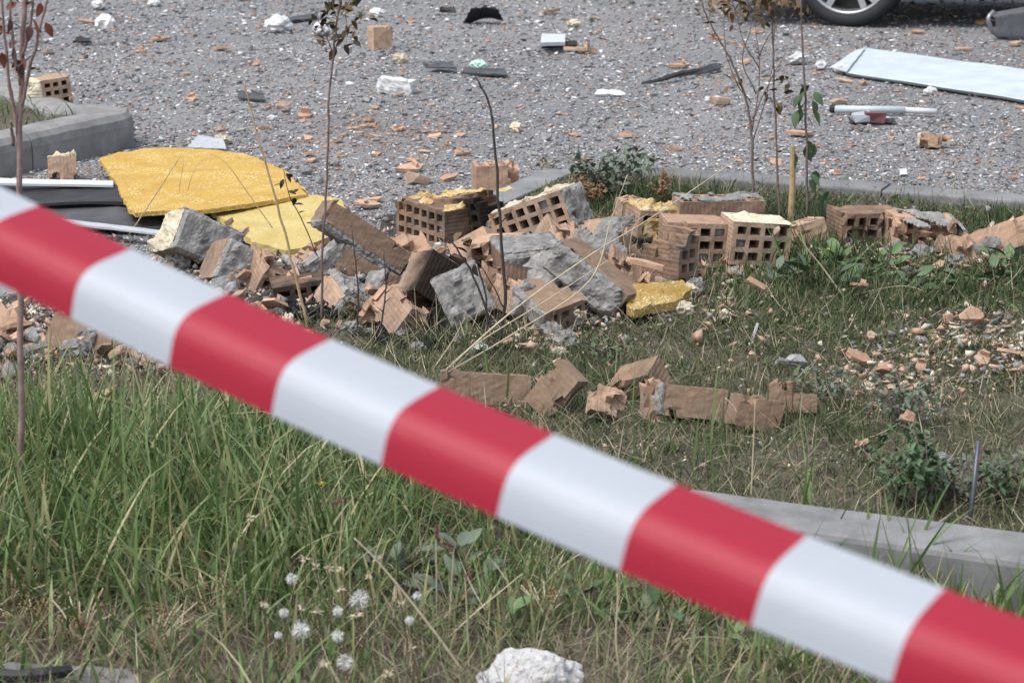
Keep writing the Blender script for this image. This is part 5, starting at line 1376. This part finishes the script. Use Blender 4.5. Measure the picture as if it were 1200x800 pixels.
stalk([(880, 590), (883, 520), (885, 470)], (880, 592), .002, 'dry upright stalk before the row of blocks')
stalk([(868, 505), (862, 480), (850, 466)], (870, 508), .003, 'broad dry blade bent below the sloping row block')
stalk([(990, 350), (965, 315), (945, 290), (932, 270)], (990, 352), .0026, 'dry stalk leaning in the green weeds')
stalk([(1100, 350), (1060, 335), (1000, 345)], (1100, 352), .0018, 'thin dry stalk lying over the right turf')

# rosettes and bushy weeds
def rosette(pxs, n, s0, s1, mat, label, spread=.05, group='broad-leaved weeds'):
    p = plant('weed', pxs, label, 'weed', group)
    for i in range(n):
        a = rnd.uniform(0, 6.28); r_ = rnd.uniform(.0, spread)
        put_leaf(p, Vector((math.cos(a) * r_, math.sin(a) * r_, rnd.uniform(.0, .05))), rnd.uniform(s0, s1), mat, rz=a - math.pi / 2, rx=rnd.uniform(.1, 1.0))
    return p
rosette((985, 318), 20, .8, 1.4, 'leaf_weed', 'bright broad-leaved weed right of the yellow flower', .07)
rosette((1010, 332), 16, .7, 1.2, 'leaf_weed', 'broad-leaved weed below the bright one', .06)
rosette((960, 338), 10, .9, 1.5, 'leaf_green', 'dark broad-leaved weed under the yellow flower', .06)
rosette((1035, 322), 16, .6, 1.1, 'leaf_weed', 'light green weed right of the two bright ones', .06)
rosette((940, 318), 14, .6, 1.1, 'leaf_weed', 'light green weed left of the yellow flower', .05)
rosette((1120, 345), 14, .6, 1.1, 'leaf_green', 'small dark weed before the mortar lumps at right', .06)
rosette((1060, 345), 10, .8, 1.4, 'leaf_green', 'broad-leaved weed in the middle of the right turf', .06)
rosette((1165, 335), 12, .9, 1.6, 'leaf_green', 'broad-leaved weed below the pale slab at right', .07)
rosette((1180, 318), 8, .9, 1.4, 'leaf_weed', 'light broad-leaved weed right of the pale slab', .05)
rosette((910, 335), 12, .8, 1.4, 'leaf_grey', 'grey-green weed under the right hollow block', .06)
rosette((980, 225), 8, 1.0, 1.5, 'leaf_green', 'leafy weed at the foot of the green-leaved sapling', .05)
rosette((535, 668), 12, .8, 1.4, 'leaf_grey', 'grey-leaved weed in the lawn under the tape', .07)
rosette((548, 700), 8, .7, 1.2, 'leaf_grey', 'smaller grey-leaved weed below the first in the lawn', .05)
rosette((770, 740), 10, .7, 1.2, 'leaf_green', 'green weed in the lawn right of the plaster chunk', .06)

def bushy(pxs, h, rad, n, mat, label, ls=.5, stems=7, stem_mat='bark', group='bushy weeds', top=.0):
    p = plant('bushy_weed', pxs, label, 'weed', group)
    g = []; tips = []
    for i in range(stems):
        a = rnd.uniform(0, 6.28); r_ = rad * rnd.uniform(.2, 1)
        e = Vector((math.cos(a) * r_, math.sin(a) * r_, h * rnd.uniform(.6, 1)))
        pts = smooth_path([Vector((0, 0, -.01)), e * .5 + Vector((0, 0, h * .12)), e], 4); tips.append(pts)
        g.append(tube_geo(pts, [.0022 * (1 - .6 * k / (len(pts) - 1)) for k in range(len(pts))], 5))
    V, Fc = join(g); link('stem', mesh_of('stem', V, Fc, M[stem_mat]), p)
    lm = LEAF[mat].copy() if mat in LEAF else None
    base = [v.co.copy() for v in LEAF[mat].vertices] if mat in LEAF else hull_geo(3, 8)[0]
    bf = [tuple(q.vertices) for q in LEAF[mat].polygons] if mat in LEAF else hull_geo(3, 8)[1]
    if mat not in LEAF: base = [v * .012 for v in base]
    V, Fc = [], []
    for i in range(n):
        pt = rnd.choice(tips); k = rnd.uniform(top, 1) * (len(pt) - 1); q = pt[int(k)].lerp(pt[min(int(k) + 1, len(pt) - 1)], k % 1)
        m = Matrix.Translation(q + Vector((rnd.uniform(-1, 1), rnd.uniform(-1, 1), rnd.uniform(-1, 1))) * .012) @ Euler((rnd.uniform(-1, 1.2), rnd.uniform(-.6, .6), rnd.uniform(0, 6.28))).to_matrix().to_4x4() @ Matrix.Scale(ls * rnd.uniform(.6, 1.2), 4)
        b = len(V); V += [m @ v for v in base]; Fc += [tuple(i_ + b for i_ in f) for f in bf]
    link('foliage', mesh_of('foliage', V, Fc, M[mat]), p, kind='stuff')
    return p
bushy((716, 236), .17, .17, 420, 'leaf_grey', 'blue-green feathery weed behind the pale hollow block', .6, 16)
bushy((742, 232), .15, .13, 300, 'leaf_grey', 'blue-green feathery weed against the kerb corner', .5, 9)
bushy((694, 246), .11, .10, 160, 'seed_brown', 'brown dead seed weed right of the pale hollow block', .8, 12, 'seed_brown', top=.3)
bushy((772, 244), .13, .06, 110, 'seed_brown', 'brown dead seed weed by the far kerb', .7, 9, 'seed_brown', top=.35)
bushy((636, 212), .09, .06, 70, 'leaf_olive', 'pale dry sprig on the kerb stone behind the pile', .4, 7, 'straw')
bushy((700, 282), .09, .10, 160, 'seed_brown', 'dead brown weed lying below the pale hollow block', .8, 10, 'twig_dark')
bushy((1088, 600), .16, .13, 420, 'leaf_green', 'dark bushy weed in the bed behind the pale kerb', .38, 14)
bushy((1050, 590), .12, .12, 300, 'leaf_green', 'low dark weed left of the bushy one behind the kerb', .35, 12)
bushy((1120, 585), .10, .12, 240, 'leaf_grey', 'low grey-green weed left of the steel rod', .35, 12)
bushy((1060, 500), .12, .12, 300, 'leaf_grey', 'grey-green weed around the small clay cluster', .35, 12)
bushy((960, 470), .08, .10, 160, 'leaf_grey', 'low weed beside the last stub of the row', .3, 9)
bushy((720, 425), .07, .12, 200, 'leaf_green', 'small-leaved weed behind the row of blocks', .25, 10)
bushy((1170, 590), .10, .10, 220, 'leaf_green', 'low green weed right of the steel rod', .35, 12)
bushy((420, 372), .06, .10, 160, 'leaf_olive', 'low olive weed at the foot of the mortar-crusted block', .3, 9)

for i_, (x, y, lb) in enumerate([(40, 745, 'dry brown weed above the slab at bottom left'), (95, 760, 'dry brown weed right of the slab at bottom left'), (15, 715, 'dry brown weed at the left edge of the near lawn'), (245, 715, 'dry brown weed left of the seed heads'), (640, 735, 'dry brown weed above the plaster chunk'), (180, 770, 'low dry brown weed at the bottom left of the lawn')]):
    bushy((x, y), rnd.uniform(.05, .09), .08, 150, 'seed_brown', lb, .32, 12, 'straw', 'dry brown weeds in the near lawn')
for x, y, lb in [(300, 640, 'grey-leaved weed in the long grass above the seed heads'), (455, 690, 'grey-leaved weed right of the seed heads'), (205, 690, 'small green weed in the left lawn'), (690, 715, 'small green weed above and right of the plaster chunk'), (850, 775, 'green weed below the tape at the bottom right'), (600, 745, 'green weed just left above the plaster chunk')]:
    rosette((x, y), 12, .5, .95, rnd.choice(('leaf_grey', 'leaf_green', 'leaf_weed')), lb, .05)
# flowers
def flower(pxs, h, label, mat, n=14, s=.009, group=None, cat='flower'):
    p = plant('flower', pxs, label, cat, group); tip = Vector((rnd.uniform(-.01, .01), rnd.uniform(-.01, .01), h))
    V, Fc = tube_geo([Vector((0, 0, -.01)), tip * .6 + Vector((.004, 0, 0)), tip], [.0014, .0012, .001], 5); link('stem', mesh_of('stem', V, Fc, M['leaf_weed']), p)
    for i in range(n):
        a = 6.283 * i / n; d = Vector((math.cos(a), math.sin(a), rnd.uniform(.1, .5))); t = Vector((-math.sin(a), math.cos(a), 0))
        V = [tip + d * .002 - t * .001, tip + d * .002 + t * .001, tip + d * s + t * .0016, tip + d * s - t * .0016]
        link('petal', mesh_of('petal', V, [(0, 1, 2, 3)], M[mat]), p)
flower((968, 312), .045, 'small yellow flower in the green weeds', 'petal', 14, .012)
flower((383, 610), .07, 'small yellow flower in the long grass under the tape', 'petal', 12, .009)
def puff_geo(c, r, n, seed, w=.0008):
    q = random.Random(seed); V, Fc = [], []
    for i in range(n):
        d = Vector((q.gauss(0, 1), q.gauss(0, 1), q.gauss(0, 1))).normalized(); t = d.orthogonal().normalized(); e = c + d * r * q.uniform(.85, 1.05)
        b = len(V); V += [c, e - t * w, e + t * w]; Fc.append((b, b + 1, b + 2))
        u = d.cross(t)
        for k in range(3):
            an = 2.1 * k + q.random(); f = (t * math.cos(an) + u * math.sin(an) + d * .35) * r * .33
            b = len(V); V += [e, e + f - d.cross(f).normalized() * w * .8, e + f + d.cross(f).normalized() * w * .8]; Fc.append((b, b + 1, b + 2))
    return V, Fc
gp = 'white fluffy seed heads in the near lawn'
for i, (x, y, r_, lab) in enumerate([(342, 678, 8, 'topmost of the left white seed heads'), (333, 718, 8, 'white seed head at the far left of the group'), (352, 737, 12, 'largest white fluffy seed head, low in the group'), (396, 745, 9, 'small white seed head right of the largest'), (421, 702, 13, 'wide white seed head at the upper right of the group'),
                                     (396, 716, 7, 'small white seed head in the middle of the group'), (480, 727, 7, 'white seed head apart at the right'), (489, 698, 7, 'highest white seed head apart at the right'), (404, 775, 11, 'thin airy seed head lowest in the group'), (326, 744, 6, 'tiny white seed head left of the largest')]):
    gb = gpt(x + rnd.uniform(-6, 6), y + rnd.uniform(75, 105)); hd = pixd(x, y, gb.y)
    p = link('seed_head_flower', None, loc=gb, label=lab, cat='seed head', group=gp)
    V, Fc = tube_geo(smooth_path([Vector((0, 0, -.01)), (hd - gb) * .5 + Vector((.006, 0, 0)), hd - gb], 4), .0010, 5); link('stem', mesh_of('stem', V, Fc, M['leaf_olive']), p)
    rr = r_ * (hd - CP).dot(FW) / F_PX * .92
    V, Fc = puff_geo(hd - gb, rr * rnd.uniform(.75, .95), 80, i, .00045); link('seed_head', mesh_of('seed_head', V, Fc, M['puff']), p)
gp = 'dry star-shaped husks in the near lawn'
HL = ['tan husk at the upper left of the husk row', 'second tan husk in the upper row', 'third tan husk in the upper row', 'last tan husk on the right of the upper row', 'tan star husk just above the largest seed head', 'tan star husk right above the largest seed head', 'tan star husk below the wide seed head', 'tan bud husk standing alone above the wide seed head',
      'tan husk beside the apart seed heads', 'tan star husk low at the bottom centre', 'lowest tan star husk near the thick dry stalk', 'tan husk left of the white seed heads', 'small tan husk between the upper row and the lone bud', 'tan husk above the wide seed head', 'tan husk alone in the long grass at left', 'tan husk below the apart seed heads']
for i, (x, y, r_) in enumerate([(357, 655, 7), (370, 664, 8), (385, 666, 7), (400, 667, 7), (354, 712, 8), (372, 716, 9), (417, 720, 10), (442, 654, 7), (470, 708, 7), (380, 778, 9), (455, 790, 9), (310, 708, 7), (432, 676, 6), (400, 690, 7), (293, 606, 7), (482, 760, 7)]):
    gb = gpt(x + rnd.uniform(-8, 8), y + rnd.uniform(60, 110)); hd = pixd(x, y, gb.y)
    p = link('dry_husk', None, loc=gb, label=HL[i], cat='seed head', group=gp)
    V, Fc = tube_geo(smooth_path([Vector((0, 0, -.01)), (hd - gb) * .5 + Vector((.006, 0, 0)), hd - gb], 4), .0009, 5); link('stem', mesh_of('stem', V, Fc, M['leaf_olive']), p)
    c = hd - gb; rr = r_ * (hd - CP).dot(FW) / F_PX; V, Fc = [], []
    for k_ in range(26):
        d = Vector((rnd.gauss(0, 1), rnd.gauss(0, 1), rnd.gauss(.4, .8))).normalized(); t = d.orthogonal().normalized() * .0014
        b = len(V); V += [c - t, c + t, c + d * rr * rnd.uniform(.6, 1.25)]; Fc.append((b, b + 1, b + 2))
    link('seed_head', mesh_of('seed_head', V, Fc, M['puff_tan']), p)
for i, (x, y, dx, dy, lab) in enumerate([(512, 622, 2, 16, 'upright brown foxtail seed spike under the tape'), (525, 638, -14, 6, 'drooping brown foxtail right of the upright one'), (395, 588, -14, -5, 'brown foxtail leaning left in the long grass'), (550, 672, 10, 8, 'brown foxtail leaning right in the lawn')]):
    gb = gpt(x, y + 110); a = pixd(x - dx / 2, y + dy / 2, gb.y); b = pixd(x + dx / 2, y - dy / 2, gb.y)
    p = link('foxtail_grass', None, loc=gb, label=lab, cat='foxtail', group='brown foxtails in the lawn')
    V, Fc = tube_geo(smooth_path([Vector((0, 0, -.01)), (a - gb) * .6, a - gb], 4), .0011, 5); link('stem', mesh_of('stem', V, Fc, M['straw']), p)
    V, Fc = [], []
    for k_ in range(150):
        t = rnd.random(); c = (a - gb).lerp(b - gb, t); d = Vector((rnd.gauss(0, 1), rnd.gauss(0, 1), rnd.gauss(0, 1))).normalized(); d = (d + (b - a).normalized() * .6).normalized(); w = d.orthogonal().normalized() * .0008
        q = len(V); V += [c - w, c + w, c + d * .008 * (1 - .4 * t)]; Fc.append((q, q + 1, q + 2))
    link('spike', mesh_of('spike', V, Fc, M['fox']), p)

# ------------------------------------------------------------------ the parked car (its lower part reaches the top of the picture)
def car():
    wc = pix(1000, 32); Rw = .335
    yaw = math.radians(180 - 9)
    ax = Vector((math.cos(yaw), math.sin(yaw), 0)); side = Vector((-ax.y, ax.x, 0))      # forward = left in the picture, side points to the camera when negative
    if side.y > 0: side = -side
    org = Vector((wc.x, wc.y + .1, 0)) - side * .80 - ax * 1.35                            # middle of the car on the ground
    root = link('parked_car', None, loc=org, label='dark parked car whose front wheel shows at the top right', cat='car')
    fr = Matrix((ax, -side, Vector((0, 0, 1)))).transposed()
    WB = 1.35
    # side outline with wheel arches (x forward, z up)
    low = [(-2.2, .45), (-2.15, .28), (-WB - .40, .24)]
    low += [(-WB + .40 * math.cos(a), .335 + .40 * math.sin(a)) for a in np.linspace(math.pi, 0, 9) if True]
    low += [(-WB + .40, .22), (WB - .40, .22)]
    low += [(WB + .40 * math.cos(a), .335 + .40 * math.sin(a)) for a in np.linspace(math.pi, 0, 9)]
    low += [(WB + .40, .24), (2.12, .26), (2.24, .45)]
    upp = [(2.22, .68), (2.05, .84), (1.1, 1.0), (.35, 1.46), (-.2, 1.55), (-1.3, 1.52), (-1.95, 1.1), (-2.2, 1.0)]
    out = low + upp; m = len(out); V, Fc = [], []
    for y, ins in ((-.86, .05), (-.90, 0), (.90, 0), (.86, .05)):
        for (x, z) in out:
            k = 1 - ins; tz = max(0, z - .95) * .35
            V.append(fr @ Vector((x * k, (abs(y) - tz) * (1 if y > 0 else -1), (z - .75) * k + .75)))
    for s_ in range(3):
        for i in range(m):
            Fc.append((s_ * m + i, s_ * m + (i + 1) % m, (s_ + 1) * m + (i + 1) % m, (s_ + 1) * m + i))
    bm = bmesh.new(); bv = [bm.verts.new(v) for v in V]
    for f in Fc: bm.faces.new([bv[i] for i in f])
    for s_ in (0, 3): bm.faces.new([bv[s_ * m + i] for i in range(m)])
    bmesh.ops.triangulate(bm, faces=[f for f in bm.faces if len(f.verts) > 4])
    me = bpy.data.meshes.new('body'); bm.to_mesh(me); bm.free(); me.materials.append(M['paint']); link('body', me, root)
    for sg in (-1, 1):
        for pts in ([(.95, 1.03), (.32, 1.40), (-.2, 1.48), (-.2, 1.03)], [(-.28, 1.03), (-.28, 1.48), (-1.2, 1.45), (-1.65, 1.08)]):
            vs = [fr @ Vector((x, sg * (.90 - (z - .95) * .35 + .004), z)) for x, z in pts]
            link('window', mesh_of('window', vs, [(0, 1, 2, 3)], M['glass']), root)
        for z0, x0, x1, nm in ((.66, .1, .3, 'door_handle'), (.70, -.9, -.7, 'door_handle')):
            g, f = box_geo(x0, x1, sg * .9 - .02, sg * .9 + .02, z0 + .2, z0 + .225); link(nm, mesh_of(nm, [fr @ Vector(v) for v in g], f, M['paint']), root)
        g, f = box_geo(2.0, 2.2, sg * .62 - .16, sg * .62 + .16, .62, .74); link('headlight', mesh_of('headlight', [fr @ Vector(v) for v in g], f, M['glass']), root)
    V2 = [fr @ Vector((x, y, z)) for x, z in ((1.02, 1.06), (.38, 1.47)) for y in (-.78, .78)]
    V2 = [v + fr @ Vector((.02, 0, .02)) for v in V2]
    link('windscreen', mesh_of('windscreen', V2, [(0, 1, 3, 2)], M['glass']), root)
    # wheels
    def ringgeo(prof, n=48):
        V, Fc = [], []; k = len(prof)
        for i in range(n):
            a = 2 * math.pi * i / n
            for (r_, y) in prof: V.append(Vector((r_ * math.cos(a), y, r_ * math.sin(a))))
        for i in range(n):
            for j in range(k - 1):
                Fc.append((i * k + j, i * k + j + 1, ((i + 1) % n) * k + j + 1, ((i + 1) % n) * k + j))
        return V, Fc
    tyre = mesh_of('tyre', *ringgeo([(.255, -.10), (.27, -.112), (.305, -.116), (.328, -.104), (.335, -.08), (.332, -.03), (.327, -.028), (.327, -.022), (.332, -.02), (.332, .02), (.327, .022), (.327, .028), (.332, .03), (.335, .08), (.328, .104), (.30, .116), (.255, .1)]), M['tyre'], smooth=True)
    rim = mesh_of('rim', *ringgeo([(.262, -.108), (.256, -.112), (.246, -.108), (.238, -.085), (.232, -.02), (.232, .09)]), M['rim'], smooth=True)
    g = [([Vector((.0, -.02, 0))] + [Vector((.232 * math.cos(2 * math.pi * i / 32), -.02, .232 * math.sin(2 * math.pi * i / 32))) for i in range(32)], [(0, 1 + i, 1 + (i + 1) % 32) for i in range(32)])]
    disc = mesh_of('brake_disc', *join(g), M['rim_dark'])
    g = []
    for k in range(5):
        for da in (-.16, .16):
            a = 2 * math.pi * k / 5 + .35; d = Vector((math.cos(a), 0, math.sin(a))); e = Vector((math.cos(a + da), 0, math.sin(a + da)))
            t = Vector((-math.sin(a), 0, math.cos(a)))
            V = []
            for (c, w, y) in ((d * .04, .022, -.085), (e * .244, .019, -.103)):
                V += [c - t * w + Vector((0, y, 0)), c + t * w + Vector((0, y, 0)), c + t * w + Vector((0, y + .03, 0)), c - t * w + Vector((0, y + .03, 0))]
            g.append((V, [(0, 1, 5, 4), (1, 2, 6, 5), (2, 3, 7, 6), (3, 0, 4, 7), (0, 3, 2, 1), (4, 5, 6, 7)]))
    g.append(tube_geo([Vector((0, -.10, 0)), Vector((0, -.05, 0))], .05, 16))
    spk = mesh_of('spokes', *join(g), M['rim'])
    for sx in (1, -1):
        for sy in (-1, 1):
            steer = R(-14) if sx > 0 else 0
            rm = (fr @ Matrix.Rotation((math.pi if sy > 0 else 0) - steer, 3, 'Z'))
            w = link('wheel', tyre, root, fr @ Vector((sx * WB, sy * .80, Rw)), rm)
            link('rim', rim, w); link('spokes', spk, w); link('brake_disc', disc, w)
    return root
car()

# ------------------------------------------------------------------ barrier tape
def tape():
    dl, dr, xl, yl, xr, yr, a0, a1, per, ph, sag = 1.427, 1.1025, 5.84, 221.46, 1190.9, 720.47, 60.34, -24.44, .0816, .0311, .0081
    W = .075
    P0 = np.array([(xl - 600) / F_PX * dl, -(yl - 400) / F_PX * dl, -dl]); P1 = np.array([(xr - 600) / F_PX * dr, -(yr - 400) / F_PX * dr, -dr])
    T = P1 - P0; Lg = np.linalg.norm(T); T /= Lg
    C = np.array([0, 0, 1.]) - T * T[2]; C /= np.linalg.norm(C); D = np.cross(C, T)
    if D[1] > 0: D = -D
    us = np.arange(-1.6, Lg + 1.6, .006); vs = np.linspace(0, 1, 19)
    V, A, B = [], [], []
    cross = [np.zeros(3)]
    for i in range(len(vs) - 1):
        n_ = 4
        q = cross[-1]
        for k in range(n_):
            t = vs[i] + (vs[i + 1] - vs[i]) * (k + .5) / n_
            s_ = 1 / (1 + math.exp(-(t - .62) * 13)); a = math.radians(a0 + (a1 - a0) * s_)
            q = q + (math.cos(a) * D + math.sin(a) * C) * W * (vs[i + 1] - vs[i]) / n_
        cross.append(q)
    for u in us:
        s_ = u / Lg
        for j, v in enumerate(vs):
            rip = .0012 * noise.noise(Vector((u * 9, v * 1.2, 4))) 
            p = P0 + T * u + np.array([0, -sag * 4 * s_ * (1 - s_), 0]) + cross[j] + C * rip
            w = CP + RT * p[0] + UP * p[1] + FW * (-p[2])
            V.append(w); A.append((u - ph) / per + 100); B.append(v)
    m = len(vs); n = len(us)
    org = V[(n // 2) * m]
    Fc = np.array([(i * m + j, i * m + j + 1, (i + 1) * m + j + 1, (i + 1) * m + j) for i in range(n - 1) for j in range(m - 1)])
    me = fast_mesh('barrier_tape', np.array([tuple(v - org) for v in V]), quads=Fc, mat=M['tape'], attrs={'tint': A, 'across': B}, smooth=True)
    link('barrier_tape', me, loc=org, label='red and white striped barrier tape stretched across the foreground', cat='barrier tape')
tape()

# ------------------------------------------------------------------ labels: each scattered piece is told by its size, its nearest landmark and its place in the row there
MARKS = [(632, 256, 'tilted pale hollow block'), (508, 262, 'hollow block with holes facing left'), (553, 250, 'charred block'), (845, 281, 'pair of hollow blocks'), (775, 302, 'upright hollow block'), (546, 346, 'knobbed mortar face'),
         (694, 328, 'sloping mortared block'), (423, 285, 'bonded brown chunk'), (245, 300, 'grey chunk by the dark sheets'), (205, 210, 'golden board'), (340, 262, 'pale yellow board'), (775, 346, 'torn yellow slab'), (464, 106, 'loaf-shaped foam block'),
         (445, 44, 'lone upright clay block'), (124, 27, 'upright white foam chunk'), (327, 33, 'two-lobed foam chunk'), (565, 18, 'black cloth'), (652, 50, 'white tray'), (800, 88, 'long dark strip'), (565, 84, 'mint foam'), (1000, 15, 'car wheel'), (1100, 90, 'long white panel'),
         (1035, 128, 'metal tube'), (1096, 166, 'broken block past the kerb'), (580, 150, 'dark bare twig'), (100, 170, 'raised kerb'), (880, 170, 'multi-branched sapling'), (715, 108, 'flat pale scrap'), (24, 400, 'red-leaved sapling trunk'), (140, 405, 'middle of the left rubble strip'), (360, 345, 'dark hollow in the pile'), (1013, 268, 'smoke-stained block')]
def auto_label():
    obs = [o for o in COL.objects if o.parent is None and o.get('auto')]
    P_ = np.array([tuple(o.location) for o in obs]); X_, Y_ = to_px(P_)
    for key in range(1):
        lab = {}
        for o, x, y in zip(obs, X_, Y_):
            mx, my, nm = min(MARKS, key=lambda m: (m[0] - x) ** 2 + (1.6 * (m[1] - y)) ** 2)
            dx, dy = x - mx, (y - my) * 1.6
            rel = ('right of' if dx > 0 else 'left of') if abs(dx) > abs(dy) else ('below' if dy > 0 else 'above')
            wpx = o.scale[0] * .1 * F_PX / (o.location - CP).dot(FW)
            sz_ = 'tiny' if wpx < 10 else 'small' if wpx < 17 else 'palm-sized' if wpx < 28 else 'large'
            lab.setdefault((sz_ + ' ' + o['auto'], rel + ' the ' + nm), []).append((x, o))
        ords = ['leftmost', 'second', 'third', 'fourth', 'fifth', 'sixth', 'seventh', 'eighth', 'ninth', 'tenth', 'eleventh', 'twelfth']
        for (a, b), L_ in lab.items():
            L_.sort(key=lambda q: q[0])
            for i, (x, o) in enumerate(L_):
                if len(L_) == 1: o['label'] = a + ' ' + b
                elif i == 0: o['label'] = 'leftmost ' + a + ' ' + b
                elif i == len(L_) - 1: o['label'] = 'rightmost ' + a + ' ' + b
                else: o['label'] = ords[min(i, 11)] + ' ' + a + ' ' + b + ' from the left'
    for o in obs: del o['auto']
auto_label()
